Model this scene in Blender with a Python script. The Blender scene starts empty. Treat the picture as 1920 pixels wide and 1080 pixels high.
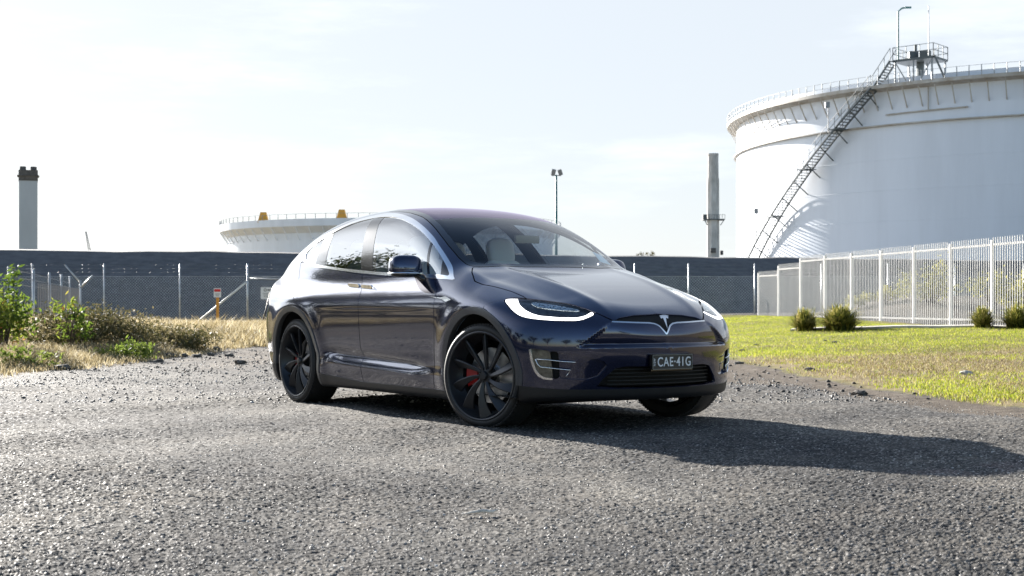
import bpy, math, random
import numpy as np
from mathutils import Vector, Matrix
random.seed(4); rng = np.random.default_rng(7)
R_ = math.radians
scn = bpy.context.scene; COL = scn.collection
# ---------------------------------------------------------------- camera, sky, sun, exposure
CAMH = .88
cam = bpy.data.objects.new('camera', bpy.data.cameras.new('camera')); COL.objects.link(cam); scn.camera = cam
cam.location = (0, 0, CAMH); cam.rotation_euler = (R_(90), 0, 0)
cam.data.sensor_width = 36; cam.data.lens = 2600/1920*36; cam.data.shift_y = 26/1920
cam.data.clip_start = .1; cam.data.clip_end = 6000
cam.data.dof.use_dof = True; cam.data.dof.focus_distance = 10.4; cam.data.dof.aperture_fstop = 5.6
SUN_AZ, SUN_EL = 33.2, 18.0                                # left of +Y, above the horizon
sd = Vector((-math.sin(R_(SUN_AZ))*math.cos(R_(SUN_EL)), math.cos(R_(SUN_AZ))*math.cos(R_(SUN_EL)), math.sin(R_(SUN_EL))))
sun = bpy.data.objects.new('sun', bpy.data.lights.new('sun', 'SUN')); COL.objects.link(sun)
sun.data.energy = 5.0; sun.data.angle = R_(.5); sun.data.color = (1, .95, .88)
sun.rotation_euler = sd.to_track_quat('Z', 'Y').to_euler()
w = bpy.data.worlds.new('World'); scn.world = w; w.use_nodes = True
nt = w.node_tree; N = nt.nodes; L = nt.links; bg = N['Background']
sky = N.new('ShaderNodeTexSky'); sky.sky_type = 'NISHITA'; sky.sun_disc = False
sky.sun_elevation = R_(SUN_EL); sky.sun_rotation = R_(-SUN_AZ); sky.altitude = 0
sky.air_density = 1.0; sky.dust_density = .5; sky.ozone_density = 2.0
tc = N.new('ShaderNodeTexCoord'); mp = N.new('ShaderNodeMapping'); mp.inputs['Scale'].default_value = (1.6, 1.6, 9)
nz = N.new('ShaderNodeTexNoise'); nz.inputs['Scale'].default_value = 1.7; nz.inputs['Detail'].default_value = 9; nz.inputs['Roughness'].default_value = .62
cr = N.new('ShaderNodeValToRGB'); cr.color_ramp.elements[0].position = .50; cr.color_ramp.elements[1].position = .78
cr.color_ramp.elements[0].color = (.88, .88, .88, 1); cr.color_ramp.elements[1].color = (.95, .95, .95, 1)
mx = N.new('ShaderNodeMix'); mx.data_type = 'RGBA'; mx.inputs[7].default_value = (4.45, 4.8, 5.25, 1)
L.new(tc.outputs['Generated'], mp.inputs[0]); L.new(mp.outputs[0], nz.inputs[0]); L.new(nz.outputs[0], cr.inputs[0])
sp = N.new('ShaderNodeSeparateXYZ'); L.new(tc.outputs['Generated'], sp.inputs[0])
mr = N.new('ShaderNodeMapRange'); mr.inputs[1].default_value = -.55; mr.inputs[2].default_value = .6; L.new(sp.outputs[1], mr.inputs[0])
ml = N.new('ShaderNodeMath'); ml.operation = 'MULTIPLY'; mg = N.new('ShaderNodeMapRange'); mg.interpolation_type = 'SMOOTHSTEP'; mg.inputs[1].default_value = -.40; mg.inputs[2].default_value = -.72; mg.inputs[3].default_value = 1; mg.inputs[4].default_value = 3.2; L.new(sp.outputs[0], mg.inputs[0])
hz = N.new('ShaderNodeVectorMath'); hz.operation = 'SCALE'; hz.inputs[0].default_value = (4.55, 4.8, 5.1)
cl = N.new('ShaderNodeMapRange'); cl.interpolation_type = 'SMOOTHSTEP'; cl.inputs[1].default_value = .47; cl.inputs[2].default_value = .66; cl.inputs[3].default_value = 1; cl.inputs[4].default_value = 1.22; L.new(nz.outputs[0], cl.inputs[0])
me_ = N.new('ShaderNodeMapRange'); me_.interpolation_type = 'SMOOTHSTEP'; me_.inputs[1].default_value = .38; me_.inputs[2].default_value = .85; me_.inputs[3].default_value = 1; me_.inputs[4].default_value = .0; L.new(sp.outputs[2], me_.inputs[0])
mc = N.new('ShaderNodeMath'); mc.operation = 'MULTIPLY'; L.new(mg.outputs[0], mc.inputs[0]); L.new(cl.outputs[0], mc.inputs[1]); L.new(mc.outputs[0], hz.inputs['Scale']); L.new(hz.outputs[0], mx.inputs[7])   # thin cloud, plus a bright bank added left of view to lift car reflections
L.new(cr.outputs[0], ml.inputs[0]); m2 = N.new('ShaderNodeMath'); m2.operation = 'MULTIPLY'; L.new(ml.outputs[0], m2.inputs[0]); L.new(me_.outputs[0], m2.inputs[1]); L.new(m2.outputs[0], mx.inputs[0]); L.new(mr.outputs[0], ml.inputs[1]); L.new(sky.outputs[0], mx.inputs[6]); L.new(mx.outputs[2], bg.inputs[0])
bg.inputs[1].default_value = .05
scn.view_settings.view_transform = 'Standard'; scn.view_settings.look = 'None'; scn.view_settings.gamma = 1
scn.view_settings.exposure = 1.9
scn.render.engine = 'CYCLES'
scn.cycles.use_denoising = True; scn.cycles.max_bounces = 10; scn.cycles.transparent_max_bounces = 24

# ---------------------------------------------------------------- helpers
def tag(o, label=None, cat=None, group=None, kind=None):
    if label: o['label'] = label
    if cat: o['category'] = cat
    if group: o['group'] = group
    if kind: o['kind'] = kind
    return o
def link(o, parent=None):
    COL.objects.link(o)
    if parent is not None: o.parent = parent
    return o
def empty(name, loc=(0, 0, 0), rz=0, parent=None):
    o = bpy.data.objects.new(name, None); o.location = loc; o.rotation_euler = (0, 0, rz); o.empty_display_size = .2
    return link(o, parent)
def mesh_obj(name, V, F, mat, parent=None, smooth=False, loc=None):
    me = bpy.data.meshes.new(name)
    if isinstance(F, np.ndarray):
        k = F.shape[1]; me.vertices.add(len(V)); me.vertices.foreach_set('co', np.asarray(V, np.float32).ravel())
        me.loops.add(F.size); me.loops.foreach_set('vertex_index', F.astype(np.int32).ravel())
        me.polygons.add(len(F)); me.polygons.foreach_set('loop_start', np.arange(0, F.size, k, dtype=np.int32))
        me.update(calc_edges=True)
    else:
        me.from_pydata([tuple(map(float, v)) for v in V], [], F)
    me.validate(clean_customdata=False)
    if mat: me.materials.append(mat)
    if smooth: me.polygons.foreach_set('use_smooth', [True]*len(me.polygons))
    o = bpy.data.objects.new(name, me)
    if loc is not None: o.location = loc
    return link(o, parent)
class MB:
    """collects simple shapes into one mesh"""
    def __init__(s): s.V = []; s.F = []
    def add(s, V, F):
        b = len(s.V); s.V += [tuple(v) for v in V]; s.F += [tuple(b+i for i in f) for f in F]; return s
    def box(s, c, size, M=None):
        x, y, z = [a/2 for a in size]
        V = [Vector((sx*x, sy*y, sz*z)) for sz in (-1, 1) for sy in (-1, 1) for sx in (-1, 1)]
        if M is not None: V = [M @ v for v in V]
        V = [v+Vector(c) for v in V]
        return s.add(V, [(0, 2, 3, 1), (4, 5, 7, 6), (0, 1, 5, 4), (2, 6, 7, 3), (0, 4, 6, 2), (1, 3, 7, 5)])
    def bar(s, a, b, w, h=None, up=(0, 0, 1)):
        a = Vector(a); b = Vector(b); h = h or w; d = (b-a)
        if d.length < 1e-6: return s
        d.normalize(); u = Vector(up)
        if abs(d.dot(u)) > .98: u = Vector((0, 1, 0))
        r = d.cross(u).normalized()*w/2; u = r.cross(d).normalized()*h/2
        V = [a-r-u, a+r-u, a+r+u, a-r+u, b-r-u, b+r-u, b+r+u, b-r+u]
        return s.add(V, [(3, 2, 1, 0), (4, 5, 6, 7), (0, 1, 5, 4), (1, 2, 6, 5), (2, 3, 7, 6), (3, 0, 4, 7)])
    def tube(s, pts, r, n=8, cap=True):
        pts = [Vector(p) for p in pts]; rr = r if hasattr(r, '__len__') else [r]*len(pts)
        b = len(s.V); u = None
        for i, p in enumerate(pts):
            d = (pts[min(i+1, len(pts)-1)]-pts[max(i-1, 0)]).normalized()
            if u is None:
                u = d.orthogonal().normalized()
            u = (u-d*u.dot(d)).normalized(); v = d.cross(u)
            for k in range(n):
                a = 2*math.pi*k/n; s.V.append(tuple(p+(u*math.cos(a)+v*math.sin(a))*rr[i]))
        for i in range(len(pts)-1):
            for k in range(n):
                k2 = (k+1) % n; s.F.append((b+i*n+k, b+i*n+k2, b+(i+1)*n+k2, b+(i+1)*n+k))
        if cap:
            s.F.append(tuple(b+k for k in range(n))[::-1]); s.F.append(tuple(b+(len(pts)-1)*n+k for k in range(n)))
        return s
    def lathe(s, prof, n=48, axis='z', c=(0, 0, 0), a0=0, a1=2*math.pi):
        b = len(s.V); full = abs(a1-a0-2*math.pi) < 1e-6; m = n if full else n+1
        for r, h in prof:
            for k in range(m):
                a = a0+(a1-a0)*k/n; x, y = r*math.cos(a), r*math.sin(a)
                p = (x, y, h) if axis == 'z' else ((x, h, y) if axis == 'y' else (h, x, y))
                s.V.append((p[0]+c[0], p[1]+c[1], p[2]+c[2]))
        for i in range(len(prof)-1):
            for k in range(n):
                k2 = (k+1) % m if full else k+1
                s.F.append((b+i*m+k, b+i*m+k2, b+(i+1)*m+k2, b+(i+1)*m+k))
        return s
    def prism(s, poly, t0, t1, M):
        """poly in local xy, extruded local z t0..t1, placed by matrix M"""
        n = len(poly); V = [M @ Vector((x, y, t0)) for x, y in poly]+[M @ Vector((x, y, t1)) for x, y in poly]
        return s.add(V, [tuple(range(n))[::-1], tuple(range(n, 2*n))]+[(i, (i+1) % n, n+(i+1) % n, n+i) for i in range(n)])
    def build(s, name, mat, parent=None, smooth=False, loc=None, angle=None):
        o = mesh_obj(name, s.V, s.F, mat, parent, smooth, loc)
        if angle:
            o.data.shade_smooth() if hasattr(o.data, 'shade_smooth') else None
            import bmesh
            bm = bmesh.new(); bm.from_mesh(o.data); ca = math.cos(R_(angle))
            for e in bm.edges:
                if len(e.link_faces) == 2 and e.link_faces[0].normal.dot(e.link_faces[1].normal) < ca: e.smooth = False
            for f in bm.faces: f.smooth = True
            bm.to_mesh(o.data); bm.free()
        return o
def ramp(nt, fac, stops, interp='LINEAR'):
    c = nt.nodes.new('ShaderNodeValToRGB'); c.color_ramp.interpolation = interp
    while len(c.color_ramp.elements) < len(stops): c.color_ramp.elements.new(.5)
    for e, (p, col) in zip(c.color_ramp.elements, stops): e.position = p; e.color = (*col, 1) if len(col) == 3 else col
    nt.links.new(fac, c.inputs[0]); return c.outputs[0]
def noise(nt, vec, scale, detail=5, rough=.55, kind='noise'):
    n = nt.nodes.new('ShaderNodeTexNoise'); n.inputs['Scale'].default_value = scale
    n.inputs['Detail'].default_value = detail; n.inputs['Roughness'].default_value = rough
    if vec: nt.links.new(vec, n.inputs['Vector'])
    return n.outputs[0]
def mixc(nt, fac, a, b, mode='MIX'):
    m = nt.nodes.new('ShaderNodeMix'); m.data_type = 'RGBA'; m.blend_type = mode
    for s, v in ((m.inputs[0], fac), (m.inputs[6], a), (m.inputs[7], b)):
        if isinstance(v, (int, float)): s.default_value = v
        elif isinstance(v, tuple): s.default_value = (*v, 1)
        else: nt.links.new(v, s)
    return m.outputs[2]
def mth(nt, op, a, b=0, clamp=False):
    m = nt.nodes.new('ShaderNodeMath'); m.operation = op; m.use_clamp = clamp
    for s, v in zip(m.inputs, (a, b)):
        if isinstance(v, (int, float)): s.default_value = v
        else: nt.links.new(v, s)
    return m.outputs[0]
def mat(name, col=(.5, .5, .5), rough=.5, metal=0, coat=0, spec=.5, var=0, vscale=8, bump=0, bscale=60, col2=None, stretch=None, **kw):
    m = bpy.data.materials.new(name); m.use_nodes = True; t = m.node_tree; b = t.nodes['Principled BSDF']
    b.inputs['Base Color'].default_value = (*col, 1); b.inputs['Roughness'].default_value = rough
    b.inputs['Metallic'].default_value = metal; b.inputs['Coat Weight'].default_value = coat
    b.inputs['Coat Roughness'].default_value = kw.get('coat_rough', .03); b.inputs['Specular IOR Level'].default_value = spec
    c = t.nodes.new('ShaderNodeTexCoord').outputs['Object']
    if stretch:
        mpn = t.nodes.new('ShaderNodeMapping'); mpn.inputs['Scale'].default_value = stretch; t.links.new(c, mpn.inputs[0]); c = mpn.outputs[0]
    if var or col2:
        n = noise(t, c, vscale, 6, .6)
        c2 = col2 or tuple(x*(1-var) for x in col); c1 = col if col2 else tuple(min(1, x*(1+var)) for x in col)
        t.links.new(ramp(t, n, [(.35, c2), (.65, c1)]), b.inputs['Base Color'])
    if bump:
        bn = t.nodes.new('ShaderNodeBump'); bn.inputs['Strength'].default_value = bump; bn.inputs['Distance'].default_value = kw.get('bdist', .01)
        t.links.new(noise(t, c, bscale, 4, .6), bn.inputs['Height']); t.links.new(bn.outputs[0], b.inputs['Normal'])
    if 'emit' in kw:
        b.inputs['Emission Color'].default_value = (*kw['emit'], 1); b.inputs['Emission Strength'].default_value = kw.get('estr', 1)
    if kw.get('trans'): b.inputs['Transmission Weight'].default_value = kw['trans']
    return m
def glass_mat(name, tint, ior=1.5, refl=(1, 1, 1)):
    m = bpy.data.materials.new(name); m.use_nodes = True; t = m.node_tree; t.nodes.remove(t.nodes['Principled BSDF'])
    tr = t.nodes.new('ShaderNodeBsdfTransparent'); tr.inputs[0].default_value = (*tint, 1)
    gl = t.nodes.new('ShaderNodeBsdfGlossy'); gl.inputs['Roughness'].default_value = .01; gl.inputs[0].default_value = (*refl, 1)
    lw_ = t.nodes.new('ShaderNodeLayerWeight'); lw_.inputs[0].default_value = .5; f0 = ((ior-1)/(ior+1))**2
    fr = mth(t, 'ADD', mth(t, 'MULTIPLY', mth(t, 'POWER', lw_.outputs['Facing'], 5), 1-f0), f0)
    mxs = t.nodes.new('ShaderNodeMixShader'); t.links.new(fr, mxs.inputs[0]); t.links.new(tr.outputs[0], mxs.inputs[1]); t.links.new(gl.outputs[0], mxs.inputs[2])
    t.links.new(mxs.outputs[0], t.nodes['Material Output'].inputs[0]); return m
def leaf_mat(name, stops, attr='rnd', trans=.5, rough=.6):
    m = bpy.data.materials.new(name); m.use_nodes = True; t = m.node_tree; b = t.nodes['Principled BSDF']
    a = t.nodes.new('ShaderNodeAttribute'); a.attribute_name = attr
    c = ramp(t, a.outputs['Fac'], stops); t.links.new(c, b.inputs['Base Color']); b.inputs['Roughness'].default_value = rough
    b.inputs['Specular IOR Level'].default_value = .3
    tl = t.nodes.new('ShaderNodeBsdfTranslucent'); t.links.new(c, tl.inputs[0])
    mxs = t.nodes.new('ShaderNodeMixShader'); mxs.inputs[0].default_value = trans
    t.links.new(b.outputs[0], mxs.inputs[1]); t.links.new(tl.outputs[0], mxs.inputs[2]); t.links.new(mxs.outputs[0], t.nodes['Material Output'].inputs[0])
    return m
def face_attr(o, vals, name='rnd'):
    a = o.data.attributes.new(name, 'FLOAT', 'FACE'); a.data.foreach_set('value', np.asarray(vals, np.float32))
def sst(x, a, b):
    t = np.clip((x-a)/(b-a), 0, 1); return t*t*(3-2*t)
# ---------------------------------------------------------------- ground
def lawn_edge(y): return np.interp(y, [0, 5, 8, 9.5, 11.1, 12.8, 15, 20, 30, 60, 200], [16, 11, 6.6, 5.0, 4.1, 3.64, 3.35, 3.2, 2.9, 2.4, 2.0])
def verge_edge(y): return np.interp(y, [0, 8, 14, 16, 19, 24, 31, 40, 300], [-14, -9, -6.6, -5.9, -5.4, -5.0, -4.9, -4.0, -4.0])
def gh(x, y):
    x = np.asarray(x, float); y = np.asarray(y, float)
    s = x-lawn_edge(y)
    z = .05*sst(s, -.3, .8)*sst(y, 6, 12)+.26*sst(y, 15, 29)*sst(s, .5, 6)
    t = verge_edge(y)-x
    z = z+sst(t, -.5, 3)*.10+.42*np.exp(-(((x+12)/3.6)**2+((y-25)/4.5)**2))+.22*np.exp(-(((x+7.5)/2.5)**2+((y-30)/3)**2))
    z = z+.9*sst(x, 9.9, 13.5)*sst(y, 38, 48)*(1-sst(y, 49, 51))*.75+.10*sst(y, 34, 40)
    z = z+.02*np.sin(x*1.3+.7*y)*np.cos(y*.9)*sst(np.abs(s+3), 2.5, 5)+.012*np.sin(x*3.1)*np.sin(y*2.3+1)
    return z*sst(y, 4, 7)
def ground():
    xs = np.concatenate([-np.geomspace(600, 16, 26), np.arange(-15.8, 16, .2), np.geomspace(16, 700, 26)])
    ys = np.concatenate([-np.geomspace(120, 3, 16), np.arange(-2.8, 4, .4), np.arange(4, 52, .2), np.geomspace(52, 2500, 34)])
    X, Y = np.meshgrid(xs, ys, indexing='ij'); Z = gh(X, Y)
    V = np.stack([X, Y, Z], -1).reshape(-1, 3); nx, ny = X.shape
    i = (np.arange(nx-1)[:, None]*ny+np.arange(ny-1)[None]).ravel()
    F = np.stack([i, i+ny, i+ny+1, i+1], 1)
    m = bpy.data.materials.new('gravel, soil and turf'); m.use_nodes = True; t = m.node_tree; b = t.nodes['Principled BSDF']; lk = t.links.new; b.inputs['Specular IOR Level'].default_value = .1
    g = t.nodes.new('ShaderNodeNewGeometry').outputs['Position']
    at = t.nodes.new('ShaderNodeAttribute'); at.attribute_name = 'zone'; zn = t.nodes.new('ShaderNodeSeparateColor'); lk(at.outputs['Color'], zn.inputs[0])
    big = noise(t, g, .35, 5, .6); mid = noise(t, g, 2.2, 6, .65); fine = noise(t, g, 30, 4, .7)
    vo = t.nodes.new('ShaderNodeTexVoronoi'); vo.inputs['Scale'].default_value = 95; lk(g, vo.inputs[0])
    vo2 = t.nodes.new('ShaderNodeTexVoronoi'); vo2.inputs['Scale'].default_value = 210; lk(g, vo2.inputs[0])
    sep = t.nodes.new('ShaderNodeSeparateColor'); lk(vo.outputs['Color'], sep.inputs[0])
    stone = ramp(t, sep.outputs[0], [(0, (.028, .028, .029)), (.45, (.066, .064, .061)), (.8, (.115, .11, .103)), (.97, (.22, .21, .195))])
    stone = mixc(t, mth(t, 'MULTIPLY', ramp(t, mid, [(.42, (0, 0, 0)), (.68, (1, 1, 1))]), .55), stone, (.125, .117, .106))
    tracks = ramp(t, big, [(.40, (.72, .72, .73)), (.60, (1.18, 1.15, 1.1))]); gravel = mixc(t, 1, stone, tracks, 'MULTIPLY')
    dirt = ramp(t, noise(t, g, 6, 8, .7), [(.3, (.065, .053, .042)), (.55, (.14, .115, .090)), (.72, (.26, .23, .19))])
    lawn = ramp(t, noise(t, g, 3.5, 8, .7), [(.32, (.10, .095, .018)), (.5, (.15, .155, .022)), (.7, (.22, .22, .04))])
    dry = ramp(t, noise(t, g, 5, 8, .7), [(.3, (.13, .10, .052)), (.6, (.27, .215, .125))])
    pn = ramp(t, noise(t, g, .9, 6, .65), [(.46, (0, 0, 0)), (.60, (1, 1, 1))])
    def zmix(z, amt=.55, w_=.16):
        v = mth(t, 'ADD', z, mth(t, 'MULTIPLY', mth(t, 'SUBTRACT', noise(t, g, 2.6, 8, .7), .5), amt)); return ramp(t, v, [(.5-w_, (0, 0, 0)), (.5+w_, (1, 1, 1))])
    c = mixc(t, zmix(zn.outputs[2], .9), gravel, dirt)
    lw = mixc(t, mth(t, 'MULTIPLY', pn, .5), lawn, dry)
    zl = zmix(zn.outputs[0], .8, .12); c = mixc(t, zl, c, lw); zd = zmix(zn.outputs[1], .7, .14); c = mixc(t, zd, c, dry)
    lk(c, b.inputs['Base Color'])
    soft = mth(t, 'MAXIMUM', zl, zd)
    rg = t.nodes.new('ShaderNodeMix'); lk(soft, rg.inputs[0]); rg.inputs[3].default_value = .9; lk(ramp(t, sep.outputs[1], [(0, (.55, .55, .55)), (1, (.95, .95, .95))]), rg.inputs[2]); lk(rg.outputs[0], b.inputs['Roughness'])
    hgt = mth(t, 'ADD', mth(t, 'MULTIPLY', mth(t, 'SUBTRACT', 1, vo.outputs['Distance']), .55), mth(t, 'MULTIPLY', vo2.outputs['Distance'], -.3))
    hgt = mth(t, 'ADD', hgt, mth(t, 'MULTIPLY', fine, .6)); hgt = mth(t, 'ADD', hgt, mth(t, 'MULTIPLY', noise(t, g, 14, 6, .75), 1.0))
    bp = t.nodes.new('ShaderNodeBump'); bp.inputs['Strength'].default_value = .8; bp.inputs['Distance'].default_value = .008; lk(hgt, bp.inputs['Height']); lk(bp.outputs[0], b.inputs['Normal'])
    o = mesh_obj('gravel_ground', V, F, m, None, True); tag(o, kind='structure')
    s = X-lawn_edge(Y); lz = sst(s, -.25, .5)*sst(Y, 3, 6); lz = np.where((Y > 30) & (X > 9.6-(Y-37)*.15+.3), .0, lz)
    tt = verge_edge(Y)-X; vz = sst(tt, -.2, .9)*(.55+.45*sst(Y, 14, 20))*sst(Y, 10, 18)
    dz = np.maximum(np.exp(-((s+.45)/.9)**2)*.85, np.exp(-((tt+.8)/1.3)**2)*.6*sst(Y, 15, 22)); dz = np.maximum(dz, sst(Y, 24, 32)*.8); dz = np.maximum(dz, .30*np.exp(-((s+1.8)/1.4)**2)); dz = np.where((Y > 30) & (X > 9.6-(Y-37)*.15+.3), .45, dz); dz = np.maximum(dz, .62*np.exp(-((tt+1.5)/1.2)**2)*sst(Y, 15, 20)); dz = np.maximum(dz, .55*(tt > -.5)*sst(tt, -.5, 0)*(1-sst(tt, .3, 1.4)))
    vz = np.maximum(vz, .9*lz*(1-sst(Y, 19, 24))*(X > 0))
    col = np.stack([lz, vz, dz, np.ones_like(lz)], -1).reshape(-1, 4)
    a = o.data.color_attributes.new('zone', 'FLOAT_COLOR', 'POINT'); a.data.foreach_set('color', col.astype(np.float32).ravel())
    return o
ground()
def pebbles(n, name, ylo, yhi, r0, r1, label, mt, region=None, power=1.0):
    ico = np.array([(0,0,1),(.894,0,.447),(.276,.851,.447),(-.724,.526,.447),(-.724,-.526,.447),(.276,-.851,.447),(.724,.526,-.447),(-.276,.851,-.447),(-.894,0,-.447),(-.276,-.851,-.447),(.724,-.526,-.447)])
    fc = np.array([(0,1,2),(0,2,3),(0,3,4),(0,4,5),(0,5,1),(1,6,2),(2,7,3),(3,8,4),(4,9,5),(5,10,1),(6,7,2),(7,8,3),(8,9,4),(9,10,5),(10,6,1)])
    u = rng.random(n); y = ylo+(yhi-ylo)*u**power; x = (rng.random(n)-.5)*2*(y*.40+.4)
    if region is not None: k = region(x, y); x, y = x[k], y[k]; n = len(x)
    r = r0+(r1-r0)*rng.random(n)**3
    S = (.55+.6*rng.random((n, 3)))*r[:, None]; S[:, 2] *= .75; a = rng.random(n)*6.28
    J = ico[None]*(1+.5*(rng.random((n, 11, 3))-.5)); P = J*S[:, None]
    c, s_ = np.cos(a)[:, None], np.sin(a)[:, None]
    tl = (rng.random((n, 1))-.5)*.9
    px, py, pz = P[..., 0], P[..., 1], P[..., 2]
    pz, px = pz*np.cos(tl)-px*np.sin(tl), pz*np.sin(tl)+px*np.cos(tl)
    V = np.stack([px*c-py*s_+x[:, None], px*s_+py*c+y[:, None], pz+gh(x, y)[:, None]+S[:, 2:3]*.30], -1).reshape(-1, 3)
    F = (fc[None]+np.arange(n)[:, None, None]*11).reshape(-1, 3)
    o = mesh_obj(name, V, F, mt); face_attr(o, np.repeat(rng.random(n), 15)); return tag(o, kind='stuff', label=label, cat='gravel')
def stone_mat(name, stops, rough=.5):
    m = bpy.data.materials.new(name); m.use_nodes = True; t = m.node_tree; b = t.nodes['Principled BSDF']
    a = t.nodes.new('ShaderNodeAttribute'); a.attribute_name = 'rnd'; t.links.new(ramp(t, a.outputs['Fac'], stops), b.inputs['Base Color']); b.inputs['Roughness'].default_value = rough; return m
SM = stone_mat('loose grey stones', [(0, (.028, .028, .030)), (.5, (.075, .072, .068)), (.8, (.22, .21, .195)), (1, (.56, .54, .51))], .62)
def gravel_bed():
    yy = np.exp(np.arange(math.log(4.0), math.log(15.5), .00125)); uu = np.arange(-.44, .44, .00128)
    Yg, U = np.meshgrid(yy, uu, indexing='ij'); Xg = U*Yg; Yg = Yg+(rng.random(Yg.shape)-.5)*.0006*Yg
    def cells(x, y, s, seed):
        x = x/s; y = y/s; ix = np.floor(x).astype(np.int64); iy = np.floor(y).astype(np.int64); bd = np.full(x.shape, 9.); bi = np.zeros(x.shape)
        for i in (-1, 0, 1):
            for j in (-1, 0, 1):
                a = ix+i; b = iy+j; h = (a*73856093 ^ b*19349663 ^ seed*83492791) & 0x7fffffff
                h1 = ((h*1103515245+12345) & 0x7fffffff)/2147483647.; h2 = (((h ^ 0x5bd1e995)*69069+7) & 0x7fffffff)/2147483647.; h3 = (((h ^ 0x1234567)*22695477+1) & 0x7fffffff)/2147483647.
                d = np.hypot(a+h1-x, b+h2-y); k = d < bd; bd = np.where(k, d, bd); bi = np.where(k, h3, bi)
        return bd, bi
    d1, c1 = cells(Xg, Yg, .0105, 1); d2, c2 = cells(Xg+5, Yg, .026, 2)
    Z = .0008+.0090*c1*(1-np.clip(d1/.75, 0, 1)**2)+.004*(c2 > .80)*(1-np.clip(d2/.6, 0, 1)**2)
    Z = Z*(.75+.5*lownoise0(Xg, Yg))
    fade = sst(lawn_edge(Yg)-Xg, .1, .9)*sst(Xg-verge_edge(Yg), 0, 1)*(1-sst(Yg, 14.3, 15.4))*(1-sst(np.abs(U), .415, .435)); keepv = fade > .001
    Z = gh(Xg, Yg)-.004+(Z+.003)*fade
    n0, n1 = Z.shape; V = np.stack([Xg, Yg, Z], -1).reshape(-1, 3); i = (np.arange(n0-1)[:, None]*n1+np.arange(n1-1)[None]).ravel(); F = np.stack([i, i+1, i+n1+1, i+n1], 1)
    F = F[keepv.ravel()[i]]
    o = mesh_obj('gravel_bed', V, F, SMB); c = np.clip(.6*c1+.6*(rng.random(c1.shape)-.3), 0, 1).ravel()
    a = o.data.attributes.new('rnd', 'FLOAT', 'POINT'); a.data.foreach_set('value', c.astype(np.float32)); return tag(o, 'bed of compacted dark grey gravel stones under and around the car', 'gravel', kind='stuff')
def lownoise0(x, y): return .5+.25*np.sin(x*1.7+2*np.sin(y*.8))+.25*np.sin(y*2.3+1.5*np.sin(x*1.1))
SMB = stone_mat('packed grey gravel', [(0, (.018, .018, .018)), (.35, (.062, .061, .059)), (.65, (.155, .151, .143)), (.85, (.34, .33, .31)), (1, (.62, .60, .57))], .95)
SMB.node_tree.nodes['Principled BSDF'].inputs['Specular IOR Level'].default_value = .08
t_ = SMB.node_tree; b_ = t_.nodes['Principled BSDF']; g_ = t_.nodes.new('ShaderNodeNewGeometry').outputs['Position']
src = b_.inputs['Base Color'].links[0].from_socket
t_.links.new(ramp(t_, t_.nodes['Attribute'].outputs['Fac'], [(.62, (.95, .95, .95)), (.74, (.58, .58, .58))]), b_.inputs['Roughness']); b_.inputs['Specular IOR Level'].default_value = .18
cc = mixc(t_, mth(t_, 'MULTIPLY', ramp(t_, noise(t_, g_, 2.2, 6, .65), [(.45, (0, 0, 0)), (.66, (1, 1, 1))]), .38), src, (.19, .172, .150)); cc = mixc(t_, 1, cc, ramp(t_, noise(t_, g_, .45, 5, .6), [(.38, (.66, .66, .68)), (.62, (1.22, 1.19, 1.14))]), 'MULTIPLY'); mp_ = t_.nodes.new('ShaderNodeMapping'); mp_.inputs['Rotation'].default_value = (0, 0, -.35); mp_.inputs['Scale'].default_value = (1.5, .16, 1); t_.links.new(g_, mp_.inputs[0])
cc = mixc(t_, 1, cc, ramp(t_, noise(t_, mp_.outputs[0], 1.0, 5, .6), [(.36, (.80, .80, .80)), (.5, (1, .99, .98)), (.64, (1.22, 1.20, 1.16))]), 'MULTIPLY'); t_.links.new(cc, b_.inputs['Base Color'])
gravel_bed()
pebbles(90000, 'loose_gravel', 3.9, 16, .0028, .0085, 'loose grey gravel stones scattered over the whole parking area', SM, lambda x, y: (x < lawn_edge(y)-.2), 1.5)
pebbles(26000, 'coarse_gravel', 12, 32, .006, .02, 'coarser loose stones on the far part of the parking area', SM, lambda x, y: (x < lawn_edge(y)-.4) & (x > verge_edge(y)+.2), 1.3)
pebbles(7000, 'dirt_crumbs', 12, 34, .005, .032, 'dark clods and crumbs of soil along the edges of the gravel', stone_mat('dark clods', [(0, (.03, .025, .02)), (.7, (.09, .075, .06)), (1, (.25, .23, .2))], .8), lambda x, y: (np.abs(x-lawn_edge(y)+.6) < .8) | ((x < -3+rng.random(len(x))*3) & (x > verge_edge(y)-1) & (y > 17)))
def rock(name, loc, r, label, mt, flat=.6, seed=0, group=None):
    g = np.random.default_rng(seed); import bmesh
    bm = bmesh.new(); bmesh.ops.create_icosphere(bm, subdivisions=2, radius=r)
    for v in bm.verts:
        d = v.co.normalized(); k = 1+.28*math.sin(5*d.x+seed)*math.cos(4*d.y+2*seed)+.14*g.standard_normal()*.6; v.co = v.co*k; v.co.z *= flat; v.co.x *= 1.25
    me = bpy.data.meshes.new(name); bm.to_mesh(me); bm.free(); me.materials.append(mt)
    o = bpy.data.objects.new(name, me); x, y = loc; o.location = (x, y, float(gh(x, y))+r*flat*.4); o.rotation_euler = (0, 0, seed); link(o); return tag(o, label, 'rock', group)
RK = mat('rough dark stone', (.10, .088, .075), .85, var=.5, vscale=20, bump=.8, bscale=40)
RKP = mat('pale flat stone', (.34, .32, .28), .8, var=.3, vscale=20)
def atpx(px, py, z=0.0):
    Y = 2600*(CAMH-z)/(py-566); return ((px-960)/2600*Y, Y)
k = 0
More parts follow.
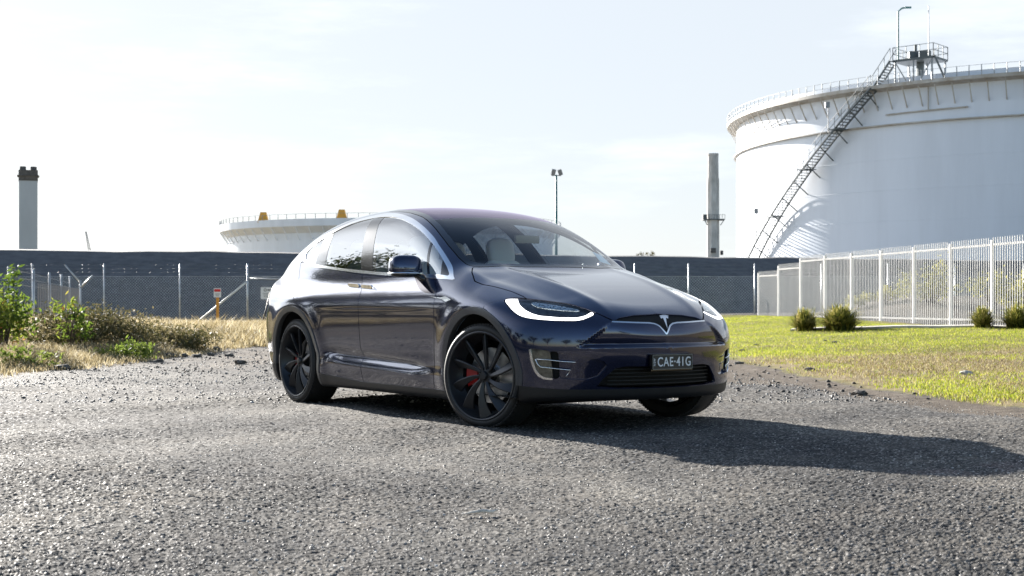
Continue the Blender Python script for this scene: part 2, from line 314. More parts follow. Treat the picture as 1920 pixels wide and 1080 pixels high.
for px, py, r in ((118,692,.085),(85,689,.07),(285,659,.10),(320,669,.08),(345,668,.06),(250,672,.06),(370,668,.07),(395,664,.06),(450,680,.08),(228,664,.07),(165,676,.07),(300,676,.05),(405,657,.07),(430,664,.06)):
    x, y = atpx(px, py, .03); rock('rock', (x, y), r, 'dark stone before the dry grass, '+['leftmost one, level with the weeds', 'low one beside the leftmost', 'largest one under the green weed patch', 'just right of the largest', 'small one in the middle', 'left of the largest one', 'right of the middle one', 'second from the right', 'nearest to the rear bumper', 'small one behind the left group', 'alone between the two groups', 'tiny one on the gravel side', 'farthest back by the grass', 'small one between the right hand ones'][k], RK, .6, k, 'dark stones in front of the dry verge'); k += 1
for px, py, r, lb, mt in ((1612,732,.07,'dark lump of stone on the dirt edge of the lawn, tallest one there',RK),(1385,676,.055,'flat dark stone beside the front bumper where gravel meets lawn',RK),(1392,659,.05,'dark clod on the green lawn just right of the car',RK),(1418,652,.05,'dark clod on the green lawn, farther from the car than its neighbour',RK),(1811,703,.07,'pale angular stone alone on the dry lawn',RKP),(1565,651,.05,'small dark lump in the middle of the lawn',RK),(1547,649,.04,'tiny dark lump left of the mid lawn lump',RK),(1518,692,.06,'low dark stone on the dirt strip at the lawn edge',RK)):
    x, y = atpx(px, py, .05); rock('rock', (x, y), r, lb, mt, .5, k); k += 1
# twig and leaf on the gravel in front
x, y = atpx(900, 968)
MB().tube([(-.075, -.01, .006), (-.03, .004, .012), (.01, .0, .018), (.05, .018, .012), (.075, .03, .020)], [.002, .006, .009, .007, .002], 7).build('fallen_twig', mat('pale dry bark', (.62, .57, .50), .7, var=.3, vscale=60), None, True, (x, y, .004))
tag(bpy.context.scene.objects['fallen_twig'], 'pale curled twig lying alone on the gravel in front of the car', 'twig')

# ---------------------------------------------------------------- grass, weeds, shrubs
def blades(name, x, y, h, wd, lean, mt, label, cat='grass', base=None):
    n = len(x); a = rng.random(n)*6.283; z = gh(x, y) if base is None else base
    dx, dy = np.cos(a), np.sin(a); lx = lean*(rng.random(n)-.5)*2*h; ly = lean*(rng.random(n)-.5)*2*h
    P = np.zeros((n, 5, 3)); wd = wd*(.6+.8*rng.random(n))
    for i, (t, ww) in enumerate(((0, 1), (0, -1), (.55, .7), (.55, -.7), (1, 0))):
        P[:, i, 0] = x+dx*wd*ww*.5+lx*t*t; P[:, i, 1] = y+dy*wd*ww*.5+ly*t*t; P[:, i, 2] = z+h*t*(1-.12*lean*t)
    P[:, :2, 2] -= .01
    F = np.array([(0, 1, 3), (0, 3, 2), (2, 3, 4)])
    o = mesh_obj(name, P.reshape(-1, 3), (F[None]+np.arange(n)[:, None, None]*5).reshape(-1, 3), mt)
    face_attr(o, np.repeat(rng.random(n), 3)); return tag(o, label, cat, kind='stuff') if label else o
def lownoise(x, y, f, s=0): return (np.sin(x*f+1.3*np.sin(y*f*.7+s)+s)+np.sin(y*f*1.1+1.7*np.sin(x*f*.6+s*2)))*.25+.5
GM = leaf_mat('lawn blades', [(0, (.12, .17, .012)), (.5, (.27, .32, .025)), (.8, (.42, .42, .045)), (1, (.44, .38, .16))], trans=.55)
DM = leaf_mat('dry grass blades', [(0, (.13, .10, .045)), (.4, (.30, .24, .125)), (.8, (.48, .41, .26)), (1, (.62, .56, .42))], trans=.5)
LD = leaf_mat('dead lawn blades', [(0, (.10, .08, .03)), (.4, (.21, .165, .075)), (.8, (.36, .29, .15)), (1, (.50, .44, .28))], trans=.45)
n = 210000; y = 10.5+35*rng.random(n)**1.7; x = lawn_edge(y)+(np.where(y > 30, np.minimum(y*.42, 9.6-(y-37)*.15-.2), y*.42)-lawn_edge(y)+np.where(y > 30, 0, 1))*rng.random(n)
dens = lownoise(x, y, 1.1, 1); fr = sst(y, 13, 20); k = (x-lawn_edge(y) > .5*rng.random(n)**.6*lownoise(x, y, 3.1, 4)*2+.5*lownoise(x, y, 2.2, 2)-.25) & (rng.random(n) < (.25+.75*np.maximum(fr, dens)))
x, y = x[k], y[k]; green = rng.random(len(x)) < (.10+.85*np.clip(sst(y+4*(lownoise(x, y, .8, 6)-.5), 20, 24.5)+np.exp(-((x-4.1)/.7)**2-((y-13)/1.0)**2)+.8*np.exp(-((x-5.0)/1.2)**2-((y-11.6)/.8)**2)+.5*(lownoise(x, y, 1.3, 3) > .66), 0, 1))
blades('lawn_grass', x[green], y[green], .018+.026*rng.random(green.sum()), .0065, .9, GM, 'short bright yellow green lawn grass right of the car')
blades('dry_lawn_grass', x[~green], y[~green], .018+.03*rng.random((~green).sum()), .0065, 1.2, LD, 'straw coloured dead grass among the lawn near the gravel')
n = 120000; y = 15+25*rng.random(n); x = verge_edge(y)-(-.2+(y*.55-5+1)*rng.random(n)**1.35)
k = verge_edge(y)-x > .9*rng.random(n)**2*lownoise(x, y, 2.1, 1)*1.6-.1; x, y = x[k], y[k]; d = lownoise(x, y, 1.7, 5); hh = (.09+.27*d*rng.random(len(x)))*sst(verge_edge(y)-x, -.4, 1.2)+.03
blades('dry_verge_grass', x, y, hh, .010, .8, DM, 'tall straw coloured dry grass on the verge left of the car')
n = 52000; y = 26+20*rng.random(n); x = -6.8+4.5*rng.random(n)+(rng.random(n)-.5); k = rng.random(n) < .5; y = np.where(k, 41+8*rng.random(n)**.6, y); x = np.where(k, -7+12*rng.random(n), x)
blades('dry_verge_grass', x, y, .12+.42*rng.random(n)**2*lownoise(x, y, 2, 2), .016, .7, DM, 'thin dry grass standing along the foot of the chain link fence')
def clump_leaves(n, c, rad, size, mt, name, parent=None, droop=0.):
    """leaf sized quads in uneven clumps"""
    k = max(6, n//60); C = rng.normal(size=(k, 3)); C /= np.linalg.norm(C, axis=1)[:, None]; C *= (rng.random((k, 1))**.4); C[:, 2] = np.abs(C[:, 2])*1.0
    ci = rng.integers(0, k, n); p = C[ci]*np.array(rad)+rng.normal(size=(n, 3))*np.array(rad)*.15
    a = rng.normal(size=(n, 3)); a[:, 2] -= droop; a /= np.linalg.norm(a, axis=1)[:, None]; b = np.cross(a, rng.normal(size=(n, 3))); b /= np.linalg.norm(b, axis=1)[:, None]
    s = size*(.6+.8*rng.random((n, 1))); P = np.stack([p-a*s, p+b*s*.32, p+a*s, p-b*s*.32], 1)+np.array(c)
    P[..., 2] = np.maximum(P[..., 2], -.05)
    o = mesh_obj(name, P.reshape(-1, 3), np.arange(4*n).reshape(-1, 4), mt, parent); face_attr(o, np.clip(rng.random(k)[ci]*.6+rng.random(n)*.4, 0, 1)); return o
WD = mat('brown woody stem', (.10, .07, .05), .85)
LG = leaf_mat('young green and red leaves', [(0, (.04, .07, .01)), (.5, (.12, .18, .025)), (.85, (.27, .30, .05)), (.93, (.42, .18, .06)), (1, (.5, .12, .06))], trans=.5)
WG = leaf_mat('dark weed leaves', [(0, (.040, .040, .016)), (.45, (.10, .095, .035)), (.75, (.22, .18, .09)), (1, (.42, .36, .22))], trans=.35)
BG = leaf_mat('bright weed leaves', [(0, (.08, .12, .02)), (.5, (.17, .23, .04)), (1, (.32, .34, .10))], trans=.5)
YB = leaf_mat('yellow green shrub leaves', [(0, (.10, .10, .03)), (.5, (.23, .23, .06)), (1, (.42, .38, .14))], trans=.5)
def shrub(name, px, y, w_, h, d, nl, size, mt, label, cat='shrub', nst=7, lift=.35, group=None):
    x = (px-960)/2600*y; r = empty(name, (x, y, float(gh(x, y)))); tag(r, label, cat, group)
    m = MB()
    for i in range(nst):
        a = rng.random()*6.28; q = rng.random()*.8; e = (math.cos(a)*w_*q, math.sin(a)*d*q, h*(.5+.4*rng.random()))
        m.tube([(e[0]*.1, e[1]*.1, -.03), (e[0]*.5, e[1]*.5, e[2]*.55), e], [.018*h+.004, .01*h+.003, .003], 5)
    m.build('stem', WD, r, True); clump_leaves(nl, (0, 0, h*lift), (w_, d, h*(1-lift)), size, mt, 'foliage', r); return r
shrub('leafy_shrub', 2, 20.5, .46, 1.22, .6, 2000, .05, LG, 'tall leafy shrub with reddish new growth at the left edge of the photo', nst=9, lift=.3)
shrub('leafy_shrub', 135, 21.5, .40, .85, .4, 420, .045, LG, 'smaller airy shrub with red tipped shoots beside the dark weed mound', nst=9, lift=.3)
shrub('weed_mound', 160, 22.5, 1.25, .62, .8, 11000, .032, WG, 'dark brownish green mound of weeds at the left among dry grass', 'weeds', 14, .1)
shrub('weed_mound', 320, 24, .9, .42, .7, 4200, .035, WG, 'lower dark weed mound tapering towards the dry grass', 'weeds', 10, .1)
shrub('green_weed', 232, 20.5, .52, .26, .35, 1300, .035, BG, 'bright green weed patch low in the dry verge, left of centre', 'weeds', 6, .1)
shrub('green_weed', 45, 17.6, .5, .22, .3, 1000, .035, BG, 'bright green weed patch at the far left corner by the gravel', 'weeds', 6, .1)
def tussock(px, y, h, w_, label, nb=420):
    x = (px-960)/2600*y; z = float(gh(x, y)); r = empty('strappy_tussock', (x, y, z)); tag(r, label, 'shrub')
    V = []; F = []
    nb *= 2
    for i in range(nb):
        a = rng.random()*6.283; ln = h*(.95+.40*rng.random()); sp = w_*(.1+1.2*rng.random()**.8); bx, by = rng.normal()*w_*.16, rng.normal()*w_*.16
        b = len(V); px_, py_ = -math.sin(a), math.cos(a); wd = .012+.008*rng.random(); hz = ln*(1-.42*(sp/w_)**1.6)
        for t in (0, .35, .7, 1):
            rr = sp*t**1.5; zz = hz*(1.55*t-.55*t*t*(1+.4*sp/w_)); ww = wd*(1-t*.85)
            V += [(bx+math.cos(a)*rr+px_*ww, by+math.sin(a)*rr+py_*ww, zz), (bx+math.cos(a)*rr-px_*ww, by+math.sin(a)*rr-py_*ww, zz)]
        F += [(b, b+1, b+3, b+2), (b+2, b+3, b+5, b+4), (b+4, b+5, b+7, b+6)]
    o = mesh_obj('foliage', V, F, leaf_mat('strap leaves', [(0, (.04, .055, .012)), (.4, (.14, .16, .03)), (.7, (.36, .34, .06)), (1, (.52, .42, .17))], trans=.4), r); face_attr(o, np.repeat(rng.random(nb), 3))
tussock(1508, 31, .46, .46, 'rounded strappy tussock in front of the stepped part of the white fence', 460)
tussock(1575, 30.3, .50, .66, 'widest strappy tussock, second from the left along the white fence', 620)
tussock(1842, 28.9, .40, .34, 'small upright tussock in front of the white fence near the right edge', 460)
tussock(1906, 28.6, .44, .42, 'tussock cut by the right edge of the photo', 460)
for px, y, w_, h, lb in ((1745, 44, 1.0, 1.3, 'tallest yellow green shrub behind the white fence'), (1862, 41, .8, 1.15, 'yellow green shrub behind the fence near the right edge'), (1915, 40, .7, 1.3, 'yellow green shrub behind the fence at the right edge of the photo'), (1612, 46, .45, .55, 'low grey green shrub behind the fence, left one'), (1660, 45.5, .35, .6, 'small sparse shrub between the low shrub and the tall one behind the fence')):
    shrub('bank_shrub', px, y, w_, h, .6, int(900*w_+300), .06, YB, lb, nst=10, lift=.25)

# ---------------------------------------------------------------- embankment, path edge, fences
def bund():
    P = [(-70, 50), (-21.3, 57), (-8, 60.5), (14.5, 68), (35, 76), (95, 95)]
    V = []; nx = 140; PX = np.array(P, float); L_ = np.concatenate([[0], np.cumsum(np.linalg.norm(np.diff(PX, axis=0), axis=1))])
    prof = [(-7.5, -.3), (-5.2, 1.0), (-3.2, 1.95), (-3.0, 2.02), (-1.7, 2.62), (-.9, 2.97), (-.3, 3.03), (1.6, 3.03), (8, -.3)]
    s_ = np.linspace(0, L_[-1], nx); 
    for i, s in enumerate(s_):
        x = np.interp(s, L_, PX[:, 0]); y = np.interp(s, L_, PX[:, 1]); 
        for d, z in prof: V.append((x, y+d, z+(.02*math.sin(s*.9)+.015*math.sin(s*2.3) if z > 1 else 0)))
    k = len(prof); F = [(i*k+j, (i+1)*k+j, (i+1)*k+j+1, i*k+j+1) for i in range(nx-1) for j in range(k-1)]
    m = mat('dark lined embankment', (.125, .127, .132), .85, col2=(.080, .082, .087), vscale=2.2, bump=.35, bscale=7, bdist=.05, stretch=(1, 1, 3)); t = m.node_tree
    o = mesh_obj('embankment', V, F, m); tag(o, kind='structure')
bund()
m = MB(); pts = [(6.3, 31.4), (7.0, 30.9), (8, 30.2), (9.6, 29.2), (11, 28.4), (16, 26)]
pn = []
for a, b in zip(pts[:-1], pts[1:]):
    for i in range(6): pn.append((a[0]+(b[0]-a[0])*i/6, a[1]+(b[1]-a[1])*i/6))
V = []
for x, y in pn:
    z = float(gh(x, y)); V += [(x, y, z-.05), (x, y, z+.055), (x+.25, y+.9, z+.06), (x+.25, y+.9, z-.05)]
F = [(4*i+j, 4*i+4+j, 4*i+5+j, 4*i+1+j) for i in range(len(pn)-1) for j in range(3)]
tag(mesh_obj('concrete_path', V, F, mat('pale concrete path', (.48, .45, .40), .8, var=.2, vscale=6)), kind='structure')
DK = mat('dark grey steelwork', (.10, .115, .12), .5, .3); GSTL = mat('grey steelwork', (.30, .31, .32), .5, .3)
WH = mat('white powder coated steel', (.47, .465, .46), .4, var=.05, vscale=3); GALV = mat('galvanised steel', (.46, .48, .49), .42, .6, var=.2, vscale=5)
def palisade():
    r = empty('palisade_fence', (8.48, 47.6, 0)); tag(r, 'tall white steel palisade fence along the lawn, stepping down at its far end', 'fence')
    p0 = Vector((9.98, 37.5, 0)); d = Vector((-.30, 2.03, 0)); org = Vector((8.48, 47.6, 0)); n = -5
    dirn = d.normalized()
    for i in range(-7, 6):                                  # posts, i grows away from the camera
        q = p0+d*i; top = 2.29-.004*i-(0 if i < 4 else .19*(i-3)); 
        if i == 5: pass
        lo = .12 if i < 4 else -.1
        q2 = q-org; MB().box((q2.x, q2.y, (lo-.2+top-.02)/2), (.068, .068, top-.02-lo+.2), Matrix.Rotation(math.atan2(d.y, d.x), 3, 'Z')).build('post', WH, r)
        if i == 5: break
        top2 = top if i != 3 and i != 4 else top-.19; top2 = 2.29-.004*(i+1)-(0 if i+1 < 4 else .19*(i+1-3))
        if i < 3: tp = top
        else: tp = top2
        for zz in (tp-.13, (tp-1.84)): MB().bar(q2+Vector((0, 0, zz)), q2+d+Vector((0, 0, zz)), .03, .045).build('rail', WH, r)
        m = MB(); k = 18
        for j in range(1, k+1):
            c = q2+d*(j/(k+1)); c = c+Vector((-dirn.y, dirn.x, 0))*.032
            m.box((c.x, c.y, tp-.985), (.016, .012, 2.03), Matrix.Rotation(math.atan2(d.y, d.x), 3, 'Z'))
        m.build('pickets', WH, r)
palisade()
def wire_panel(x0, x1, y, z0, z1, pitch, w_):
    """crossing diagonal wires clipped to a panel"""
    V = []; F = []; H = z1-z0
    for sgn in (1, -1):
        c = x0-H
        while c < x1+H:
            # wire x = c + sgn*(z-z0) (45 degrees)
            za, zb = z0, z1; xa = c if sgn > 0 else c+H; 
            f = (lambda z: c+(z-z0)) if sgn > 0 else (lambda z: c+H-(z-z0))
            lo, hi = z0, z1
            if sgn > 0: lo = max(lo, z0+(x0-c)); hi = min(hi, z0+(x1-c))
            else: lo = max(lo, z0+(c+H-x1)); hi = min(hi, z0+(c+H-x0))
            if hi-lo > .02:
                b = len(V); yy = y+sgn*.003
                a_ = (f(lo), lo); b_ = (f(hi), hi)
                V += [(a_[0]-w_, yy, a_[1]), (a_[0]+w_, yy, a_[1]), (b_[0]+w_, yy, b_[1]), (b_[0]-w_, yy, b_[1])]
                V += [(a_[0], yy+.004, a_[1]), (b_[0], yy+.004, b_[1])]
                F += [(b, b+1, b+2, b+3), (b+1, b+4, b+5, b+2), (b+4, b, b+3, b+5)]
            c += pitch
    return V, F
def chain_fence():
    Y = 50.; px2x = lambda px: (px-960)/2600*Y
    r = empty('chain_link_fence', (0, Y, 0)); tag(r, 'long grey chain link fence with barbed wire in front of the dark embankment', 'fence')
    posts = [-75, 60, 195, 337, 464, 590, 716, 842, 968, 1094, 1190, 1291, 1415, 1540, 1665, 1790, 1920, 2050]
    for p in posts:
        x = px2x(p); big = p == 464; m = MB(); m.tube([(x, 0, -.1), (x, 0, 2.26)], .036 if big else .026, 10); m.build('post', GALV, r, True)
    x0, x1 = px2x(-75), px2x(2050); m = MB()
    V, F = wire_panel(x0, x1, 0, .02, 1.78, .105, .0046); mesh_obj('chain_link_mesh', V, F, GALV, r)
    m = MB(); m.tube([(x0, .03, 1.80), (x1, .03, 1.80)], .006, 5); m.build('top_wire', GALV, r)
    for z in (1.95, 2.08, 2.21):
        m = MB(); m.tube([(x0+(x1-x0)*i/80, .03, z-.02*math.sin(math.pi*((i*7) % 10)/10)) for i in range(81)], .005, 4)
        x = x0
        while x < x1: m.bar((x-.015, .02, z-.02), (x+.015, .04, z+.01), .003); x += .22
        m.build('barbed_wire', DK, r)
    m = MB(); m.tube([(px2x(464), 0, 1.62), (px2x(360), 0, .0)], .034, 8); m.build('diagonal_brace', mat('pale painted brace', (.62, .62, .58), .5), r, True)
    m = MB(); m.tube([(px2x(464), 0, 1.72), (px2x(590), 0, 1.70)], .024, 8); m.build('rail', GALV, r, True)
chain_fence()
def sideboundary():
    r = empty('receding_fence', (-13.8, 30, 0)); tag(r, 'grey fence with cranked wire arms running away behind the weeds at the left', 'fence')
    px = [17, 63, 93, 115, 131]; ys = [26, 31, 36, 41, 46]; P = [Vector(((a-960)/2600*y, y, 0)) for a, y in zip(px, ys)]
    org = Vector((-13.8, 30, 0)); hs = [1.55, 1.60, 1.64, 1.70, 1.72]
    for p, h in zip(P, hs):
        q = p-org; m = MB(); m.tube([(q.x, q.y, -.1), (q.x, q.y, h)], .03, 8); m.build('post', GALV, r, True)
    for z in (1.22, 1.36, 1.50): MB().tube([tuple(p-org+Vector((0, 0, z))) for p in P], .006, 4).build('wire', GALV, r)
    q = P[-1]-org+Vector((.35, 0, 0)); m = MB(); m.tube([(q.x, q.y, 0), (q.x, q.y, 1.6)], .03, 8); m.tube([(q.x, q.y, 1.5), (q.x-.5, q.y, 2.1)], .03, 8); m.tube([(q.x, q.y, 1.35), (q.x+.4, q.y, 1.75)], .03, 8); m.build('cranked_arm', GALV, r, True)
    m = MB()
    for i in range(26):
        t = i/25; y = 33+14*t; x = (72-960)/2600*33+((150-960)/2600*47-(72-960)/2600*33)*t; q = Vector((x, y, .75))-org
        m.box(q, (.03, .02, 1.15))
    m.build('pickets', mat('weathered grey steel', (.30, .29, .30), .7), r)
sideboundary()
# signs
def atY(px, py, Y): return Vector(((px-960)/2600*Y, Y, CAMH+(566-py)/2600*Y))
c = atY(408, 549, 44); r = empty('warning_sign', (c.x, c.y, 0)); tag(r, 'small white sign with red band on an orange post before the chain link fence', 'sign')
MB().box((0, 0, .62), (.085, .05, 1.24)).build('post', mat('orange plastic post', (.72, .32, .04), .5), r)
MB().box((0, -.03, c.z), (.235, .012, .29)).build('sign_board', mat('white sign face', (.8, .8, .78), .4), r)
m = MB(); m.box((0, -.040, c.z+.075), (.20, .006, .085)); m.build('red_band', mat('red sign band', (.65, .03, .03), .4), r)
m = MB()
for i in range(3): m.box((0, -.040, c.z-.03-.035*i), (.15-.02*i, .005, .010))
m.build('small_print', mat('dark sign print', (.08, .08, .08), .5), r)
c = atY(500, 550, 49.9); r = empty('site_sign', (c.x, c.y, c.z)); tag(r, 'white rectangular sign on the chain link fence just left of the car', 'sign')
MB().box((0, 0, 0), (.42, .012, .42)).build('sign_board', mat('white sign face', (.8, .8, .78), .4), r)
m = MB(); m.lathe([(.035, -.012), (.055, -.012), (.055, -.006)], 16, 'y', (-.05, 0, .12)); m.box((.08, -.010, .12), (.10, .005, .04)); 
for i in range(3): m.box((0, -.010, 0-.06*i), (.28-.04*i, .005, .014))
m.build('sign_print', mat('dark sign print', (.08, .08, .08), .5), r)
a = atY(489, 602, 45); b = atY(504, 548, 45); tag(MB().tube([(a.x, 45, .0), (b.x, 45.3, b.z)], .028, 8).build('leaning_pole', mat('black steel', (.02, .02, .02), .5), None, True), 'black pole leaning in the dry grass beside the white fence sign', 'pole')

# ---------------------------------------------------------------- tanks
TW = mat('white tank paint', (.72, .76, .83), .45, var=.05, vscale=.5, stretch=(1, 1, .12)); TD = mat('stained pale steel', (.55, .54, .51), .6, col2=(.36, .31, .25), vscale=.8)
def big_tank():
    cx, cy, Rb, Rr = 50.1, 128.6, 28.9, 29.8; r = empty('storage_tank', (cx, cy, 0)); tag(r, 'huge white cylindrical storage tank with a diagonal outside stair', 'tank')
    n = 220
    MB().lathe([(Rb, -1), (Rb, 18.25), (Rb-.1, 18.25), (Rb-.1, 17.8), (0, 19.2)], n, 'z').build('tank_shell', TW, r, angle=30)
    MB().lathe([(Rb+.002, 17.35), (Rr-.02, 17.5), (Rr, 17.52), (Rr, 17.78), (Rr-.03, 17.78), (Rr-.03, 17.62), (Rb+.002, 17.62)], n, 'z').build('wind_girder', TD, r, angle=30)
    MB().lathe([(Rb+.002, 14.62), (Rb+.28, 14.64), (Rb+.28, 14.74), (Rb+.002, 14.76)], n, 'z').build('stiffening_ring', TD, r, angle=30)
    m = MB()                                               # weld seams
    for z in (2.4, 4.8, 7.2, 9.6, 12.0): m.lathe([(Rb+.0, z-.02), (Rb+.012, z), (Rb, z+.02)], n, 'z')
    m.build('weld_seams', TW, r)
    pol = lambda a, R, z: (R*math.cos(R_(a)), R*math.sin(R_(a)), z)
    for k in range(72):
        a = -195+k*2.5*1.0
        if -190 < a < -95: MB().bar(pol(a, Rb, 15.9), pol(a, Rr-.1, 17.38), .07).build('girder_bracket', TD, r)
    m = MB(); a = -196
    prev = None
    while a < -95:
        m.bar(pol(a, Rr-.05, 17.7), pol(a, Rr-.05, 18.55), .055)
        if prev is not None:
            for z in (18.12, 18.53): m.bar(pol(prev, Rr-.05, z), pol(a, Rr-.05, z), .022)
        prev = a; a += 1.75
    m.build('handrail', GSTL, r)
    # stair from the ground up to the girder and on to the platform
    a0, z0, a1, z1 = -176.5, .3, -137.1, 17.55; L_ = lambda t: (a0+(a1-a0)*t, z0+(z1-z0)*t)
    for R in (Rb+.35, Rb+1.35):
        m = MB(); m.tube([pol(L_(i/60)[0], R, L_(i/60)[1]) for i in range(61)], .085, 5); m.build('stair_stringer', DK, r)
        m = MB()
        for dz in (.5, 1.0): m.tube([pol(L_(i/60)[0], R, L_(i/60)[1]+dz) for i in range(61)], .022, 4)
        for i in range(31): q = L_(i/30); m.bar(pol(q[0], R, q[1]), pol(q[0], R, q[1]+1.0), .035)
        m.build('stair_rail', DK, r)
    m = MB()
    for i in range(84):
        q = L_((i+.5)/84); p = Vector(pol(q[0], Rb+.85, q[1])); M = Matrix.Rotation(R_(q[0]), 3, 'Z'); m.box(p, (1.0, .24, .035), M)
    m.build('stair_treads', DK, r)
    for i in range(14):
        q = L_(i/13.5+.02); MB().bar(pol(q[0]+.3, Rb, q[1]-1.1), pol(q[0], Rb+1.35, q[1]-.05), .07).build('stair_bracket', DK, r)
    for t in (.24, .45, .66, .83):
        q = L_(t); p = Vector(pol(q[0], Rb+.85, q[1]+.05)); MB().box(p, (1.2, 1.1, .06), Matrix.Rotation(R_(q[0]), 3, 'Z')).build('stair_landing', DK, r)
    for t in (.36, .82):
        q = L_(t); p0 = pol(q[0]-.6, Rb+1.4, q[1]); p1 = pol(q[0]-.6, Rb+1.4, q[1]+2.2); m = MB(); m.bar(p0, p1, .06); m.box((p1[0]-.1, p1[1]-.1, p1[2]), (.35, .30, .45)); m.build('stair_lamp', GSTL, r)
    # upper flight and gauging platform
    b0, c0, b1, c1 = -137.6, 17.6, -134.6, 19.55
    m = MB()
    for R in (Rb-.2, Rb+.7): m.bar(pol(b0, R, c0), pol(b1, R, c1), .10)
    for i in range(11): t = i/10; p = Vector(pol(b0+(b1-b0)*t, Rb+.25, c0+(c1-c0)*t)); m.box(p, (.9, .2, .03), Matrix.Rotation(R_(b0), 3, 'Z'))
    for R in (Rb-.2, Rb+.7):
        m.bar(pol(b0, R, c0+1), pol(b1, R, c1+1), .035)
        for i in range(4): t = i/3; m.bar(pol(b0+(b1-b0)*t, R, c0+(c1-c0)*t), pol(b0+(b1-b0)*t, R, c0+1+(c1-c0)*t), .04)
    m.build('upper_stair', DK, r)
    pl = empty('gauging_platform', (0, 0, 0), 0, r); ac = -131.2; M = Matrix.Rotation(R_(ac), 3, 'Z')
    pc = Vector(pol(ac, Rb-.9, 19.55))
    MB().box(pc, (2.6, 3.3, .18), M).build('deck', DK, pl)
    for u, v in ((-1.2, -1.5), (-1.2, 0), (-1.2, 1.5), (1.2, -1.5), (1.2, 0), (1.2, 1.5)): p = pc+M @ Vector((u, v, 0)); MB().bar(p-Vector((0, 0, 1.9)), p, .11).build('leg', GSTL, pl)
    for v in (-1.5, 1.5): MB().bar(pc+M @ Vector((1.2, v, -.1)), pc+M @ Vector((1.2, v*.4, -1.6)), .07).build('brace', GSTL, pl)
    MB().bar(pc+M @ Vector((1.2, 1.7, .1)), pc+M @ Vector((1.2, 2.5, -1.7)), .12).build('brace', DK, pl)
    m = MB(); cor = [(-1.3, -1.65), (1.3, -1.65), (1.3, 1.65), (-1.3, 1.65), (-1.3, -1.65)]
    for (u0, v0), (u1, v1) in zip(cor[:-1], cor[1:]):
        for z in (.55, 1.05): m.bar(pc+M @ Vector((u0, v0, z)), pc+M @ Vector((u1, v1, z)), .035)
        for i in range(4): t = i/3; p = pc+M @ Vector((u0+(u1-u0)*t, v0+(v1-v0)*t, 0)); m.bar(p, p+Vector((0, 0, 1.05)), .045)
    m.build('platform_rail', DK, pl)
    m = MB(); p = pc+M @ Vector((0, -.6, .1)); m.box(p+Vector((0, 0, .35)), (.7, .6, .7)); m.tube([p+Vector((.2, 0, .6)), p+Vector((.2, 0, 1.25))], .12, 8); m.box(pc+M @ Vector((.2, .5, .45)), (.4, .8, .5), M); m.tube([pc+M @ Vector((0, 0, -.1)), pc+M @ Vector((0, 0, -1.3))], .3, 10); m.build('gauge_equipment', DK, pl)
    p = pc+M @ Vector((.9, -1.4, 0)); m = MB(); m.tube([p, p+Vector((0, 0, 3.9)), p+Vector((.3, 0, 4.15)), p+Vector((.6, 0, 4.2))], .07, 6); m.box(p+Vector((.75, 0, 4.2)), (.5, .25, .12)); m.build('platform_lamp', mat('green painted pole', (.06, .20, .19), .5), pl)
    p = pc+M @ Vector((.9, 1.1, 0)); MB().tube([p, p+Vector((0, 0, 4.0))], [.05, .03], 6).build('aerial', GSTL, pl)
    m = MB(); m.tube([pol(a, Rb+.12, 15.5+.005*(a+136)) for a in range(-136, -122)], .06, 6); m.tube([pol(-129, Rb+.12, 15.5), pol(-129, Rb+.12, 17.3)], .05, 6); m.build('pipe_run', TD, r)
big_tank()
def small_tank():
    h = 15.; D = 268.; cx, cy = D*(735-960)/2600, D; Rr = 32.7; Rb = Rr-1.7
    r = empty('storage_tank', (cx, cy, 0)); tag(r, 'distant white storage tank behind the car with orange yellow fittings on its rim', 'tank'); n = 160
    MB().lathe([(Rb, -1), (Rb, h-.1), (0, h+.4)], n, 'z').build('tank_shell', TW, r, angle=30)
    MB().lathe([(Rb, h-2.2), (Rr-.2, h-1.2), (Rr, h-1.1), (Rr, h+.15), (Rr-.3, h+.15), (Rr-.3, h-.3), (Rb, h-.3)], n, 'z').build('rim_walkway', TW, r, angle=30)
    pol = lambda a, R, z: (R*math.cos(R_(a)), R*math.sin(R_(a)), z)
    m = MB(); prev = None
    for k in range(60):
        a = -190+200*k/59; m.bar(pol(a, Rr-.1, h), pol(a, Rr-.1, h+1.0), .09)
        if prev is not None: m.bar(pol(prev, Rr-.1, h+1.0), pol(a, Rr-.1, h+1.0), .05)
        prev = a
    m.build('handrail', GSTL, r)
    for k in range(40):
        a = -182+184*k/39; MB().bar(pol(a, Rb, h-3.4), pol(a, Rr-.2, h-1.2), .14).build('rim_bracket', TW, r)
    YL = mat('orange yellow fitting', (.72, .36, .05), .6)
    for px in (494, 641):
        t = (px-960)/2600; R = Rr-1; a_ = 1+t*t; b_ = -2*(t*cx+cy); c_ = cx*cx+cy*cy-R*R; y = (-b_-math.sqrt(b_*b_-4*a_*c_))/(2*a_); x = t*y
        m = MB(); V = [(-.65, -.5, 0), (.65, -.5, 0), (.65, .5, 0), (-.65, .5, 0), (-.33, -.3, 1.15), (.33, -.3, 1.15), (.33, .3, 1.15), (-.33, .3, 1.15)]
        m.add([(p[0]*1.45+x-cx, p[1]*1.3+y-cy, p[2]*1.6+h-.2) for p in V], [(3, 2, 1, 0), (4, 5, 6, 7), (0, 1, 5, 4), (1, 2, 6, 5), (2, 3, 7, 6), (3, 0, 4, 7)]).build('yellow_vent', YL, r)
small_tank()
